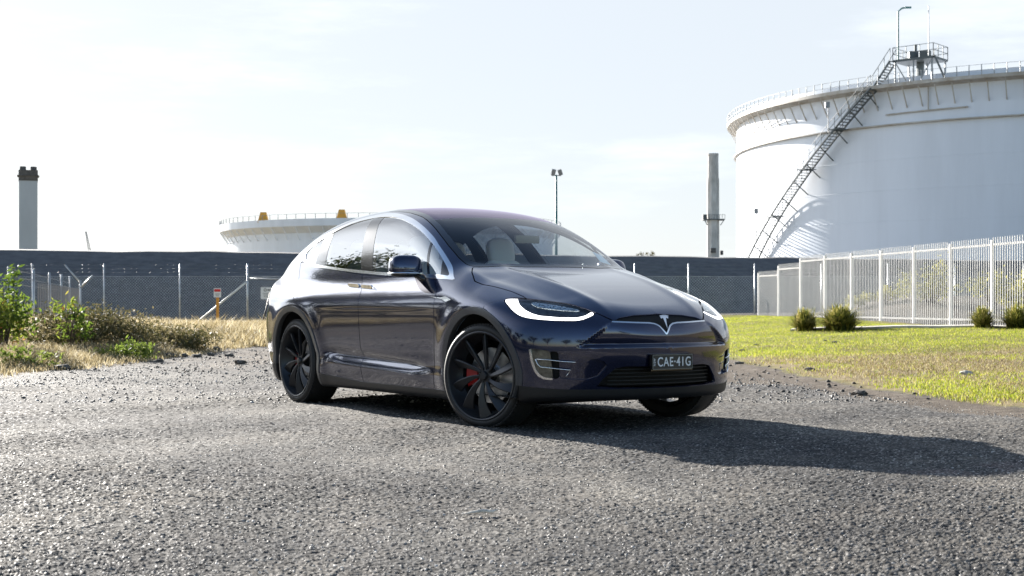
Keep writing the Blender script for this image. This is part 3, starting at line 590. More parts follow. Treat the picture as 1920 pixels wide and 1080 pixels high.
# ---------------------------------------------------------------- chimneys, mast, crane
CB = mat('blue grey concrete', (.42, .46, .50), .8, var=.06, vscale=.15, stretch=(1, 1, .3)); CD = mat('dark stack crown', (.10, .095, .09), .8, var=.3, vscale=1); CS = mat('stained concrete', (.62, .60, .56), .8, col2=(.38, .36, .33), vscale=.5, stretch=(1, 1, .5))
Y = 520.; c = atY(53, 312, Y); r = empty('chimney_stack', (c.x, Y, 0)); tag(r, 'square blue grey chimney with dark crown at the far left', 'chimney'); w_ = 34/2600*Y; zt = atY(53, 340, Y).z; w_ *= .97; r.rotation_euler.z = -math.atan((53-960)/2600)
MB().box((0, 0, zt/2-2), (w_, w_, zt+4)).build('shaft', CB, r)
m = MB(); m.box((0, 0, zt+2.0), (w_+.3, w_+.3, 4.0)); m.box((0, 0, zt+1.9), (w_+1.3, w_+1.3, .3)); m.build('crown', CD, r)
for dx in (-1.9, 1.9): MB().lathe([(1.15, zt+4), (1.15, zt+5.5), (1.0, zt+5.5), (1.0, zt+4.2)], 20, 'z', (dx, 0, 0)).build('flue', CD, r)
Y = 330.; c = atY(1337, 288, Y); r = empty('chimney_stack', (c.x, Y, 0)); tag(r, 'slim stained stack with a mid platform left of the huge tank', 'chimney'); s = Y/2600; zm = atY(0, 335, Y).z
m = MB(); m.lathe([(12.5*s, -2), (11.5*s, zm)], 8, 'z', a0=R_(22.5), a1=R_(382.5)); m.build('shaft', CS, r)
m = MB(); m.lathe([(10.5*s, zm), (10*s, c.z-.6), (10.5*s, c.z-.5), (10.5*s, c.z), (9*s, c.z)], 16, 'z'); m.build('upper_shaft', CS, r)
zp = atY(0, 412, Y).z; m = MB(); m.box((0, 0, zp), (40*s, 30*s, .25))
for x0 in (-20, 20): m.bar((x0*s*.95, -2, zp), (x0*s*.6, -1.5, zp-1.4), .15)
for i in range(9): m.bar((-20*s+i*5*s, -15*s, zp), (-20*s+i*5*s, -15*s, zp+1.1), .08)
m.bar((-20*s, -15*s, zp+1.1), (20*s, -15*s, zp+1.1), .08); m.box((-17*s, -10*s, zp+.6), (1, 1, 1.1)); m.build('stack_platform', DK, r)
m = MB(); m.box((-.2, -12*s-.1, atY(0, 470, Y).z), (10*s, .3, 9*s)); m.box((16*s, 0, atY(0, 474, Y).z), (5*s, 1, 8*s)); m.build('service_hatch', CD, r)
Y = 100.; c = atY(1043, 320, Y); r = empty('floodlight_mast', (c.x, Y, 0)); tag(r, 'green floodlight mast with two lamp heads rising behind the car roof', 'mast')
MB().tube([(0, 0, 0), (0, 0, c.z-.3)], [.13, .07], 10).build('mast_pole', mat('green painted pole', (.06, .20, .19), .5), r, True)
m = MB(); m.bar((-.35, 0, c.z-.35), (.35, 0, c.z-.35), .06); m.build('crossbar', GSTL, r)
for dx, an in ((-.2, .25), (.27, -.35)): MB().box((dx, -.05, c.z-.12), (.30, .22, .42), Matrix.Rotation(an, 3, 'Y') @ Matrix.Rotation(.3, 3, 'X')).build('floodlight', GSTL, r)
Y = 480.; a = atY(172, 470, Y); b = atY(161, 434, Y); r = empty('lattice_crane', (a.x, Y, 0)); tag(r, 'tiny lattice crane jib above the embankment right of the left chimney', 'crane')
m = MB(); a0 = Vector((0, 0, a.z-4)); b0 = Vector((b.x-a.x, 0, b.z)); 
for dx in (-.5, .5): m.bar(a0+Vector((dx, 0, 0)), b0+Vector((dx*.3, 0, 0)), .22)
for i in range(12): t = i/12; p = a0.lerp(b0, t); q = a0.lerp(b0, t+1/12); sg = 1 if i % 2 else -1; m.bar(p+Vector((sg*.45*(1-t*.6), 0, 0)), q-Vector((sg*.45*(1-t*.6), 0, 0)), .15)
m.build('jib', GSTL, r)

# ---------------------------------------------------------------- trees beside and behind the viewpoint (seen mirrored in the car)
BK = mat('grey gum bark', (.22, .19, .16), .85, var=.35, vscale=5); GL = leaf_mat('gum leaves', [(0, (.025, .04, .015)), (.6, (.06, .085, .03)), (1, (.12, .14, .05))], trans=.3)
def tree(x, y, h, seed, label, nl=7000):
    g = np.random.default_rng(seed); r = empty('gum_tree', (x, y, 0)); tag(r, label, 'tree'); m = MB(); tips = []
    def limb(p, d, ln, rad, lev):
        pts = [p]; rr = [rad]; q = p
        for i in range(4):
            d = (d+Vector(g.normal(size=3))*.14+Vector((0, 0, .05))).normalized(); q = q+d*ln/4; pts.append(q); rr.append(rad*(1-.14*(i+1)))
            if lev >= 1: tips.append((q, lev))
        m.tube(pts, rr, 7 if lev < 2 else 5)
        if lev < 3:
            for j in range(3 if lev else 5):
                a = g.random()*6.28; nd = (d*.7+Vector((math.cos(a), math.sin(a), .25))*.75).normalized(); limb(pts[2+(j % 3)], nd, ln*.62, rad*.5, lev+1)
    limb(Vector((0, 0, -.1)), Vector((.05, 0, 1)), h*.42, h*.028, 0)
    m.build('trunk', BK, r, True)
    T = np.array([tuple(t[0]) for t in tips]); ci = g.integers(0, len(T), nl); cl = g.normal(size=(nl, 3))*h*.045
    p = T[ci]+cl; a = g.normal(size=(nl, 3)); a[:, 2] -= 1; a /= np.linalg.norm(a, axis=1)[:, None]; b = np.cross(a, g.normal(size=(nl, 3))); b /= np.linalg.norm(b, axis=1)[:, None]; s = .13*(.6+.8*g.random((nl, 1)))
    o = mesh_obj('crown', np.stack([p-a*s, p+b*s*.35, p+a*s, p-b*s*.35], 1).reshape(-1, 3), np.arange(4*nl).reshape(-1, 4), GL, r); face_attr(o, g.random(nl))
TR = [(-16.3, 19.6, 9.6), (-17.5, 13.5, 9.0), (-19, 17.5, 6.5), (-22, 14.5, 9), (-18, 11, 6), (-21, 6.5, 8.5), (-24, 2.5, 9), (-21, -2, 8), (-16, -9, 8.5), (-9, -15, 9), (-2, -19, 8), (6, -20, 9.5), (14, -17, 8), (21, -10, 7.5)]
for i, (x, y, h) in enumerate(TR): tree(x, y, h, 30+i, ['dense nearest', 'airy near', 'bushy', 'widest', 'tall', 'small', 'tall leaning', 'thin', 'rounded', 'open crowned', 'low', 'spreading', 'narrow', 'short'][i]+' dark gum tree standing outside the frame, mirrored in the car', 9000 if i < 1 else 4600)

HG = leaf_mat('dark hedge leaves', [(0, (.02, .03, .012)), (.7, (.045, .06, .025)), (1, (.09, .10, .04))], trans=.2)
for i, (x, y, h) in enumerate([(-17, 20, 2.3), (-18, 16.5, 2.6), (-17.5, 13, 2.4), (-18.5, 9.5, 2.7), (-18, 6, 2.2), (-19, 2, 2.6), (-17, -3, 2.3)]):
    r = empty('dark_bush', (x, y, 0)); tag(r, ['first', 'second', 'third', 'fourth', 'fifth', 'sixth', 'seventh'][i]+' dense dark bush from the far end of the row beyond the left edge', 'bush', 'bushes in a row left of the frame')
    m = MB()
    for k in range(6): a = rng.random()*6.28; m.tube([(0, 0, -.05), (math.cos(a)*.7, math.sin(a)*.7, h*.45), (math.cos(a)*1.1, math.sin(a)*1.1, h*.8)], [.06, .04, .015], 5)
    m.build('stem', WD, r, True); clump_leaves(3000, (0, 0, h*.25), (1.7, 1.9, h*.75), .12, HG, 'foliage', r)

for px, Y, h, lb in ((1204, 66.5, .35, 'left one of two tiny sprigs on the embankment top right of the car'), (1222, 66.8, .28, 'right one of two tiny sprigs on the embankment top right of the car')):
    o = shrub('sprig', px, Y, .28, h, .2, 90, .05, WG, lb, 'plant', 5, .2); o.location.z = 3.0
# ---------------------------------------------------------------- car body surface (x forward from front axle, y left, z up)

def spl(pts, lo=-5.0, hi=3.0, n=8001, sm=0.0):
    pts = sorted(pts); x = np.array([p[0] for p in pts], float); y = np.array([p[1] for p in pts], float)
    h = np.diff(x); s = np.diff(y)/h
    m = np.zeros(len(x))                                  # monotone-ish hermite slopes
    m[0] = s[0]; m[-1] = s[-1]
    for i in range(1, len(x)-1):
        if s[i-1]*s[i] <= 0: m[i] = (s[i-1]*h[i]+s[i]*h[i-1])/(h[i]+h[i-1])*0.5
        else: m[i] = (s[i-1]*h[i]+s[i]*h[i-1])/(h[i]+h[i-1])
    g = np.linspace(lo, hi, n)
    k = np.clip(np.searchsorted(x, g)-1, 0, len(x)-2)
    t = (g-x[k])/h[k]; tt = t
    a = (1+2*t)*(1-t)**2*y[k] + t*(1-t)**2*h[k]*m[k] + t*t*(3-2*t)*y[k+1] + t*t*(t-1)*h[k]*m[k+1]
    a = np.where(g < x[0], y[0]+(g-x[0])*m[0], np.where(g > x[-1], y[-1]+(g-x[-1])*m[-1], a))
    if sm > 0:
        r = int(3*sm/(g[1]-g[0])); w = np.exp(-0.5*(np.arange(-r, r+1)*(g[1]-g[0])/sm)**2); w /= w.sum()
        p = np.concatenate([a[0]-(a[1]-a[0])*np.arange(r, 0, -1), a, a[-1]+(a[-1]-a[-2])*np.arange(1, r+1)])
        a = np.convolve(p, w, 'valid')
    return lambda q: np.interp(q, g, a)
def smax(a, b, k):                                        # smooth maximum = rounded intersection
    h = np.clip(k-np.abs(a-b), 0, None)/k
    return np.maximum(a, b)+h*h*k*0.25
def smin(a, b, k): return -smax(-a, -b, k)
def bump(x, c, w): return np.exp(-((x-c)/w)**2)
def sstep(x, a, b):
    t = np.clip((x-a)/(b-a), 0, 1); return t*t*(3-2*t)

AXR = -2.965; RW = 0.372
hoodP = spl([(1.0,.64),(.93,.705),(.88,.755),(.80,.805),(.6,.890),(.3,.990),(0,1.065),(-.2,1.105),(-.4,1.138),(-.6,1.15),(-1,1.14),(-2,1.12),(-3,1.12),(-3.7,1.12),(-4.0,1.06),(-4.15,1.0)], sm=.03)
roofP = spl([(.4,.72),(0,.955),(-.34,1.165),(-.8,1.425),(-1.2,1.585),(-1.6,1.660),(-2.0,1.683),(-2.35,1.680),(-2.8,1.64),(-3.2,1.555),(-3.6,1.42),(-3.9,1.30),(-4.15,1.13)], sm=.10)
wid = spl([(1.1,.90),(.8,.93),(.5,.962),(.2,.985),(-.1,.99),(-.5,.982),(-1.0,.978),(-1.5,.978),(-2.0,.982),(-2.6,.995),(-3.0,1.0),(-3.4,.985),(-3.8,.95),(-4.2,.89)], sm=.06)
sec = spl([(.10,.13),(.18,.075),(.25,.045),(.33,.030),(.42,.034),(.52,.020),(.62,.010),(.74,.002),(.84,.0),(.90,.006),(.96,.025),(1.02,.055),(1.10,.11),(1.2,.18)], sm=.012)
belt = spl([(1.0,.66),(.5,.80),(0,.86),(-.4,.885),(-.8,.893),(-1.5,.905),(-2.4,.91),(-3.0,.89),(-3.5,.82),(-3.9,.70),(-4.2,.58)], sm=.05)
gsec = spl([(.9,-.04),(1.05,.0),(1.15,.025),(1.25,.060),(1.35,.105),(1.45,.160),(1.55,.225),(1.65,.32),(1.75,.45)], sm=.01)
frontP = spl([(.10,.78),(.17,.83),(.23,.875),(.30,.895),(.40,.91),(.50,.925),(.58,.93),(.66,.922),(.72,.900),(.78,.86),(.86,.78),(1.0,.6)], sm=.015)
frontQ = spl([(0,0),(.2,-.012),(.4,-.055),(.6,-.135),(.75,-.235),(.85,-.33),(.95,-.47),(1.05,-.70)], sm=.02)
rearP = spl([(.10,-3.85),(.25,-3.95),(.40,-4.04),(.55,-4.07),(.75,-4.07),(.9,-4.03),(1.0,-4.02),(1.08,-4.04),(1.14,-4.03),(1.3,-3.92)], sm=.015)
rearQ = spl([(0,0),(.3,.02),(.6,.10),(.8,.22),(.9,.32),(1.0,.48)], sm=.02)

def f_lower(x, y, z):
    ay = np.sqrt(y*y+1e-6)
    W = wid(x)-sec(z)
    for ax in (0.0, AXR):                                 # flared arches
        r = np.hypot(x-ax, z-RW)
        W = W+0.012*bump(r, .50, .09)
    doorw = sstep(x, -2.5, -2.2)*(1-sstep(x, -1.0, -.65))
    zc = np.interp(x, [-2.4, -.8], [.475, .405]); ws = np.interp(x, [-2.4, -2.1, -.8], [.030, .044, .020])
    W = W-0.022*doorw*bump(z, zc, ws)+.010*doorw*bump(z, zc-.085, .045)
    W = W-0.020*sstep(z, .86, .90)*sstep(x, -.9, -.3)*0
    dS = ay-W
    hw = .60+.16*sstep(-x, -.9, .4)
    P = hoodP(x)
    yr = .40+.10*sstep(-x, -.8, .3)                          # bonnet ridge
    cr = sstep(ay-yr, -.01, .26)*(1-.8*sstep(x, .45, .80))*sstep(x, -.5, -.1)
    T = P-0.030*(ay/.8)**2+.012*np.clip(ay/yr, 0, 1)**2-.040*cr+.006*bump(ay-yr, 0, .05)
    fen = bump(x, -.02, .55)
    T = T-.05*sstep(ay, hw, .98) 
    dT = (z-T)*.93
    nr = (1-sstep(z, .735, .760))*sstep(z, .578, .600)*np.clip((.765-z)/.16, 0, 1)   # hollow nose panel under the trim line
    nr = nr*(1-sstep(ay-(.44+(.745-z)*1.25), -.03, .02))
    dF = (x-frontP(z)-frontQ(ay)+.045*nr)*.93
    dR = (rearP(z)+rearQ(ay)-x)
    d = smax(dS, dT, .13)
    d = smax(d, dF, .10)
    d = smax(d, dR, .12)
    return d
def f_green(x, y, z):
    ay = np.sqrt(y*y+1e-6)
    k = .18*(1-sstep(-x, .2, 2.2))-.25*sstep(-x, 2.6, 3.6)
    xs = x+k*ay*ay
    T = roofP(xs)-.045*(ay/.6)**2.4
    dT = (z-T)*.88
    dS = (ay-(belt(x)-gsec(z)))*.92
    dR = (-4.10-x)+.30*(ay/.9)**2
    d = smax(dT, dS, .13)
    d = smax(d, dR, .06)
    return smax(d, .86-z, .04)
def f_body(x, y, z):
    d = smin(f_lower(x, y, z), f_green(x, y, z), .05)
    return smax(d, .17-z+.050*sstep(x, .2, .6), .04)
def f_normal(p, e=.003):
    g = np.empty_like(p)
    for i in range(3):
        a = p.copy(); b = p.copy(); a[:, i] += e; b[:, i] -= e
        g[:, i] = f_body(a[:, 0], a[:, 1], a[:, 2])-f_body(b[:, 0], b[:, 1], b[:, 2])
    return g/np.linalg.norm(g, axis=1)[:, None]
def shell(step=.016):
    """half shell (y<=0) as a grid of points, rays from a spine"""
    zc = .62; xb, xa = .15, -3.3
    nth = int(3.6/step); th = np.linspace(-np.pi/2, np.pi/2, nth)
    ncyl = int((xb-xa)/step); nend = int(1.25/step)
    O = []; D = []
    ph = np.linspace(np.pi/2, 0, nend)                    # nose cap; last ring is the pole
    rows = []
    for p in ph[::-1][:-1]: rows.append((xb, np.cos(p), np.sin(p)))
    for x in np.linspace(xb, xa, ncyl): rows.append((x, 0., 1.))
    for p in ph[1:]: rows.append((xa, -np.cos(p), np.sin(p)))
    rows = np.array(rows)
    R, T = len(rows), nth
    ox = np.repeat(rows[:, 0], T); dx = np.repeat(rows[:, 1], T); dr = np.repeat(rows[:, 2], T)
    tt = np.tile(th, R)
    o = np.stack([ox, np.zeros_like(ox), np.full_like(ox, zc)], 1)
    d = np.stack([dx, -np.cos(tt)*dr, np.sin(tt)*dr], 1)
    lo = np.zeros(len(o)); hi = np.full(len(o), 2.2)
    for _ in range(34):
        m = (lo+hi)/2; q = o+d*m[:, None]
        ins = f_body(q[:, 0], q[:, 1], q[:, 2]) < 0
        lo = np.where(ins, m, lo); hi = np.where(ins, hi, m)
    q = o+d*((lo+hi)/2)[:, None]
    q[np.abs(q[:, 1]) < 1e-5, 1] = 0
    return q, R, T
# ---------------------------------------------------------------- the car: cut the shell into panels
def catmull(P, closed=True, n=6):
    P = np.array(P, float); m = len(P); out = []
    rngi = range(m) if closed else range(m-1)
    for i in rngi:
        g = (lambda j: P[j % m]) if closed else (lambda j: P[min(max(j, 0), m-1)])
        p0, p1, p2, p3 = g(i-1), g(i), g(i+1), g(i+2)
        for k in range(n):
            t = k/n; out.append(.5*((2*p1)+(p2-p0)*t+(2*p0-5*p1+4*p2-p3)*t*t+(-p0+3*p1-3*p2+p3)*t**3))
    if not closed: out.append(P[-1])
    return np.array(out)
def sdpoly(q, P):
    """signed distance of points q (n,2) to closed polygon P: negative inside"""
    P = np.asarray(P, float); d2 = np.full(len(q), 1e9); ins = np.zeros(len(q), bool)
    A = P; B = np.roll(P, -1, 0)
    for a, b in zip(A, B):
        e = b-a; w_ = q-a; t = np.clip((w_@e)/max(e@e, 1e-12), 0, 1); r = w_-t[:, None]*e
        d2 = np.minimum(d2, (r*r).sum(1))
        c = ((a[1] > q[:, 1]) != (b[1] > q[:, 1]))
        with np.errstate(divide='ignore', invalid='ignore'):
            xx = (b[0]-a[0])*(q[:, 1]-a[1])/(b[1]-a[1]+1e-15)+a[0]
        ins ^= c & (q[:, 0] < xx)
    return np.where(ins, -1, 1)*np.sqrt(d2)
def dline(q, P):
    P = np.asarray(P, float); d2 = np.full(len(q), 1e9)
    for a, b in zip(P[:-1], P[1:]):
        e = b-a; w_ = q-a; t = np.clip((w_@e)/max(e@e, 1e-12), 0, 1); r = w_-t[:, None]*e; d2 = np.minimum(d2, (r*r).sum(1))
    return np.sqrt(d2)
class Shell:
    def __init__(s, step):
        q, R, T = shell(step)
        i = np.arange(R-1)[:, None]*T+np.arange(T-1)[None]; i = i.ravel()
        F = np.stack([i, i+1, i+T+1, i+T], 1)
        s.V = q; s.F = [tuple(f) for f in F.tolist()]; s.lab = np.zeros(len(s.F), int); s.names = ['body']
    def lid(s, n):
        if n not in s.names: s.names.append(n)
        return s.names.index(n)
    def cut(s, fn, new, frm=None):
        """faces (of labels frm) where fn(V)<0 get label new; crossing faces are split"""
        d = fn(s.V); d = np.where(np.abs(d) < 2e-4, 0, d)
        ids = None if frm is None else {s.lid(f) for f in ([frm] if isinstance(frm, str) else frm)}
        nl = s.lid(new); VV = [s.V]; extra = []; ek = {}; nv = len(s.V); F2 = []; L2 = []
        neg = d < 0; pos = d > 0; dl = d
        for f, l in zip(s.F, s.lab):
            if ids is not None and l not in ids: F2.append(f); L2.append(l); continue
            an = False; ap = False
            for v in f:
                if neg[v]: an = True
                elif pos[v]: ap = True
            if not an: F2.append(f); L2.append(l); continue
            if not ap: F2.append(f); L2.append(nl); continue
            fa, fb = [], []; n = len(f)
            for k in range(n):
                a = f[k]; b = f[(k+1) % n]
                if not pos[a]: fa.append(a)
                if not neg[a]: fb.append(a)
                if (neg[a] and pos[b]) or (pos[a] and neg[b]):
                    key = (a, b) if a < b else (b, a)
                    if key not in ek:
                        t = dl[key[0]]/(dl[key[0]]-dl[key[1]]); ek[key] = nv+len(extra)
                        extra.append(s.V[key[0]]*(1-t)+s.V[key[1]]*t)
                    fa.append(ek[key]); fb.append(ek[key])
            if len(fa) > 2: F2.append(tuple(fa)); L2.append(nl)
            if len(fb) > 2: F2.append(tuple(fb)); L2.append(l)
        if extra: s.V = np.concatenate([s.V, np.array(extra)])
        s.F = F2; s.lab = np.array(L2)
    def finish(s):
        for _ in range(2):
            v = f_body(s.V[:, 0], s.V[:, 1], s.V[:, 2]); n = f_normal(s.V)
            c = (np.abs(s.V[:, 1]) < 1e-4); st = np.clip(v, -.01, .01)[:, None]*n; st[c, 1] = 0; s.V = s.V-st
        s.N = f_normal(s.V); s.N[np.abs(s.V[:, 1]) < 1e-4, 1] = 0; s.N /= np.linalg.norm(s.N, axis=1)[:, None]
def part(sh, labels, name, mt, parent, off=0., rim=.012, sides='both', keep=None):
    """one mesh (or a left and a right mesh) from the faces with these labels"""
    ids = [sh.lid(l) for l in ([labels] if isinstance(labels, str) else labels)]
    fs = [sh.F[i] for i in np.where(np.isin(sh.lab, ids))[0]]
    if keep is not None: fs = [f for f in fs if keep(sh.V[list(f)].mean(0))]
    if not fs: print('EMPTY', labels); return []
    used = sorted({v for f in fs for v in f}); mp = {v: i for i, v in enumerate(used)}
    V = sh.V[used]+sh.N[used]*off; Nn = sh.N[used]; fs = [tuple(mp[v] for v in f) for f in fs]
    def emit(sgns):
        AV = []; AN = []; AF = []; base = 0
        for sg in sgns:
            m = np.array([1, sg, 1.]); AV.append(V*m); AN.append(Nn*m)
            AF += [tuple(base+i for i in (f if sg > 0 else f[::-1])) for f in fs]; base += len(V)
        if rim:
            cnt = {}
            for f in AF:
                for a, b in zip(f, f[1:]+f[:1]): cnt[(a, b)] = 1
            P = np.concatenate(AV); Q = np.concatenate(AN); ex = []; en = []; em = {}
            bd = [(a, b) for (a, b) in cnt if (b, a) not in cnt]
            for a, b in bd:
                if len(sgns) == 2 and abs(P[a][1]) < 1e-4 and abs(P[b][1]) < 1e-4: continue
                e = P[b]-P[a]; nn = np.cross(e, Q[a]); nn = nn/(np.linalg.norm(nn)+1e-9)
                i = base+len(ex); ex += [P[a], P[b], P[b]-Q[b]*rim, P[a]-Q[a]*rim]; 
                n1 = .45*Q[a]+nn; n1 /= np.linalg.norm(n1)
                en += [n1, n1, nn, nn]; AF.append((i+1, i, i+3, i+2))
            if ex: AV.append(np.array(ex)); AN.append(np.array(en))
        P = np.concatenate(AV); Q = np.concatenate(AN)
        AF = [f if np.dot(np.cross(P[f[1]]-P[f[0]], P[f[-1]]-P[f[0]]), Q[f[0]]) >= 0 else f[::-1] for f in AF]
        o = mesh_obj(name, P, AF, mt, parent, True)
        o.data.normals_split_custom_set_from_vertices([tuple(x) for x in Q.tolist()])
        return o
    if sides == 'both': return [emit((1, -1))]
    return [emit((1,)), emit((-1,))]
# ---------------------------------------------------------------- car materials
def paint_mat():
    m = mat('navy metallic car paint', (.014, .018, .045), .155, .7, coat=1); t = m.node_tree; b = t.nodes['Principled BSDF']
    v = t.nodes.new('ShaderNodeTexVoronoi'); v.inputs['Scale'].default_value = 900
    t.links.new(t.nodes['Texture Coordinate'].outputs['Object'], v.inputs[0])
    t.links.new(ramp(t, v.outputs['Color'], [(0, (.006, .009, .030)), (1, (.021, .030, .092))]), b.inputs['Base Color'])
    b.inputs['Coat IOR'].default_value = 1.7
    return m
PAINT = paint_mat()
BLK = mat('gloss black trim', (.008, .008, .009), .12, coat=.5)
CLAD = mat('dark grey plastic cladding', (.022, .022, .024), .45, bump=.15, bscale=400, bdist=.001)
CHROME = mat('brushed bright trim', (.86, .87, .88), .14, 1)
GAPM = mat('panel gap rubber', (.004, .004, .004), .8)
GSIDE = glass_mat('side glass', (.80, .83, .85), 3.4)
GREAR = glass_mat('tinted rear side glass', (.42, .42, .42), 3.4)
GFRONT = glass_mat('windscreen glass', (.93, .97, .97), 1.5)
GROOF = glass_mat('tinted roof glass', (.10, .06, .10), 1.9, (.95, .84, 1))
GLAMP = glass_mat('lamp lens', (.8, .82, .84), 1.5)
LINER = mat('black interior trim', (.016, .016, .018), .8)
DRL = mat('lit running light', (.9, .9, .9), .3, emit=(1, 1, 1), estr=.9)
LAMPB = mat('lamp housing', (.10, .11, .12), .25, .6, var=.4, vscale=30)
FOGM = mat('fog lamp lens', (.12, .115, .09), .12, .35, coat=1, var=.5, vscale=26)
TYRE = mat('tyre rubber', (.018, .018, .019), .62, bump=.3, bscale=120, bdist=.002)
RIMM = mat('satin black alloy', (.045, .047, .052), .36, .6)
DISC = mat('brake disc steel', (.55, .55, .56), .3, 1)
RED = mat('red caliper paint', (.45, .02, .02), .35, coat=.5)
SEAT = mat('pale grey seat leather', (.70, .70, .66), .55, bump=.1, bscale=200, bdist=.002)
WHITE = mat('white lettering', (.85, .85, .85), .5)
PLATEM = mat('black number plate', (.02, .02, .02), .35)
STICK = mat('pale blue sticker', (.60, .78, .82), .6)
TAIL = mat('red tail lamp lens', (.30, .01, .01), .12, coat=1)

car = empty('parked_car', (.561, 10.22, -.005), -.98)
tag(car, 'dark navy electric crossover with black turbine wheels parked on gravel', 'car')
sh = Shell(.0155)
def side(P, n=6, sm=True):
    PP = catmull(P, True, n) if sm else np.array(P, float)
    lo, hi = PP.min(0)-.1, PP.max(0)+.1
    def fn(V):
        d = np.full(len(V), 1.0); q = V[:, [0, 2]]; k = ((q > lo) & (q < hi)).all(1)
        d[k] = sdpoly(q[k], PP); return np.maximum(d, V[:, 1]+.3)
    return fn
PHX = -.3
def phz(V): return np.stack([np.degrees(np.arctan2(-V[:, 1], V[:, 0]-PHX))*.017, V[:, 2]], 1)   # ~metres
def front(P, n=5, sm=True):
    P = [(a*.017, z) for a, z in P]; PP = catmull(P, True, n) if sm else np.array(P, float)
    lo, hi = PP.min(0)-.1, PP.max(0)+.1
    def fn(V):
        d = np.full(len(V), 1.0); q = phz(V); k = ((q > lo) & (q < hi)).all(1) & (V[:, 0] > -.2)
        d[k] = sdpoly(q[k], PP); return d
    return fn
def topd(P, n=5, sm=False):
    PP = catmull(P, True, n) if sm else np.array(P, float)
    def fn(V):
        q = np.stack([V[:, 0], -V[:, 1]], 1); d = sdpoly(q, PP); return np.maximum(d, .6-V[:, 2])
    return fn
# wheel openings and arch trims
def arch(ax, r, drop):
    def fn(V):
        x = np.abs(V[:, 0]-ax); z = V[:, 2]-RW
        d = np.where(z > 0, np.hypot(x, z)-r, x-r-drop*z)
        return np.maximum(d, V[:, 1]+.62)
    return fn
ARCHM = mat('grey wheel arch plastic', (.055, .056, .060), .36, bump=.1, bscale=400, bdist=.001)
for ax in (0, AXR):
    sh.cut(arch(ax, .478, .08), 'arch')
    sh.cut(arch(ax, .430, 0), 'well', 'arch')
# side windows
DLO = [(-3.127,1.31),(-3.06,1.385),(-2.855,1.452),(-2.642,1.515),(-2.486,1.553),(-2.30,1.578),(-2.05,1.590),(-1.802,1.577),(-1.598,1.546),(-1.392,1.498),(-1.183,1.432),(-.979,1.346),(-.838,1.273),(-.716,1.198),(-.604,1.122),(-.545,1.078),(-.622,1.083),(-.81,1.094),(-1.2,1.108),(-1.569,1.122),(-1.893,1.142),(-2.25,1.166),(-2.586,1.193),(-2.82,1.214),(-3.03,1.25)]
OUT = [(-3.165,1.30),(-3.09,1.41),(-2.88,1.480),(-2.67,1.543),(-2.50,1.585),(-2.30,1.612),(-2.07,1.626),(-1.84,1.612),(-1.62,1.580),(-1.41,1.534),(-1.20,1.468),(-1.0,1.385),(-.87,1.315),(-.74,1.240),(-.60,1.150),(-.50,1.080),(-.443,1.046),(-.56,1.052),(-.908,1.070),(-1.344,1.088),(-1.816,1.114),(-2.054,1.130),(-2.534,1.168),(-2.797,1.188),(-3.05,1.225)]
sh.cut(side(OUT), 'chrome'); sh.cut(side(DLO), 'wglass', 'chrome')
def sideline(a, b):                                        # negative in front (larger x) of the line
    a = np.array(a); b = np.array(b); e = (b-a)/np.linalg.norm(b-a)
    return lambda V: ((V[:, 0]-a[0])*e[1]-(V[:, 2]-a[1])*e[0])
sh.cut(sideline((-2.86+.02,1.432), (-2.80,1.20)), 'rpil', 'wglass'); sh.names[sh.lid('wglass')] = 'qglass'
sh.cut(sideline((-2.704-.02,1.505), (-2.583,1.18)), 'rglass', 'rpil')
sh.cut(sideline((-2.160,1.582), (-1.881,1.120)), 'bpil', 'rglass')
sh.cut(sideline((-1.990,1.60), (-1.675,1.110)), 'fglass', 'bpil')
sh.cut(sideline((-.975,1.34), (-.825,1.08)), 'fbar', 'fglass')
sh.cut(sideline((-.945,1.33), (-.795,1.08)), 'fqglass', 'fbar')
sh.cut(sideline((-.722,1.20), (-.640,1.07)), 'ftri', 'fqglass')
# windscreen, roof glass, hood (top view x, |y|)
WSE = [(-.300,-.01),(-.302,.15),(-.325,.33),(-.375,.50),(-.44,.655),(-.475,.700),(-.53,.722),(-.63,.730),(-.80,.718),(-.95,.693),(-1.17,.648),(-1.386,.605),(-1.7,.560),(-2.09,.520)]
sh.cut(topd(WSE+[(-2.115,.3),(-2.115,-.01)]), 'frit', 'body')
def inset_poly(P, d):
    P = np.array(P, float); out = []
    for i in range(len(P)):
        a = P[max(i-1, 0)]; b = P[min(i+1, len(P)-1)]; e = (b-a)/np.linalg.norm(b-a); out.append(P[i]+d*np.array([-e[1], e[0]])*(-1 if False else 1))
    return [tuple(p) for p in out]
WSI = [(-.345,-.01),(-.347,.15),(-.37,.33),(-.42,.49),(-.485,.625),(-.53,.662),(-.60,.676),(-.80,.664),(-.95,.642),(-1.17,.60),(-1.386,.557),(-1.7,.51),(-2.06,.47)]
sh.cut(topd(WSI+[(-2.08,.3),(-2.08,-.01)]), 'roofglass', 'frit')
sh.cut(lambda V: -(V[:, 0]+1.12+.25*V[:, 1]**2), 'windscreen', 'roofglass')
HOOD = [(-.298,-.02),(-.300,.15),(-.322,.33),(-.372,.50),(-.436,.655),(-.462,.715),(-.36,.785),(-.227,.845),(-.12,.842),(-.005,.818),(.17,.788),(.30,.778),(.387,.783),(.41,.776),(.499,.700),(.581,.610),(.628,.556),(.664,.523),(.717,.487),(.775,.438),(.812,.400),(.818,.34),(.824,.211),(.827,.08),(.827,-.02)]
sh.cut(topd(HOOD), 'hood', ['body', 'frit'])
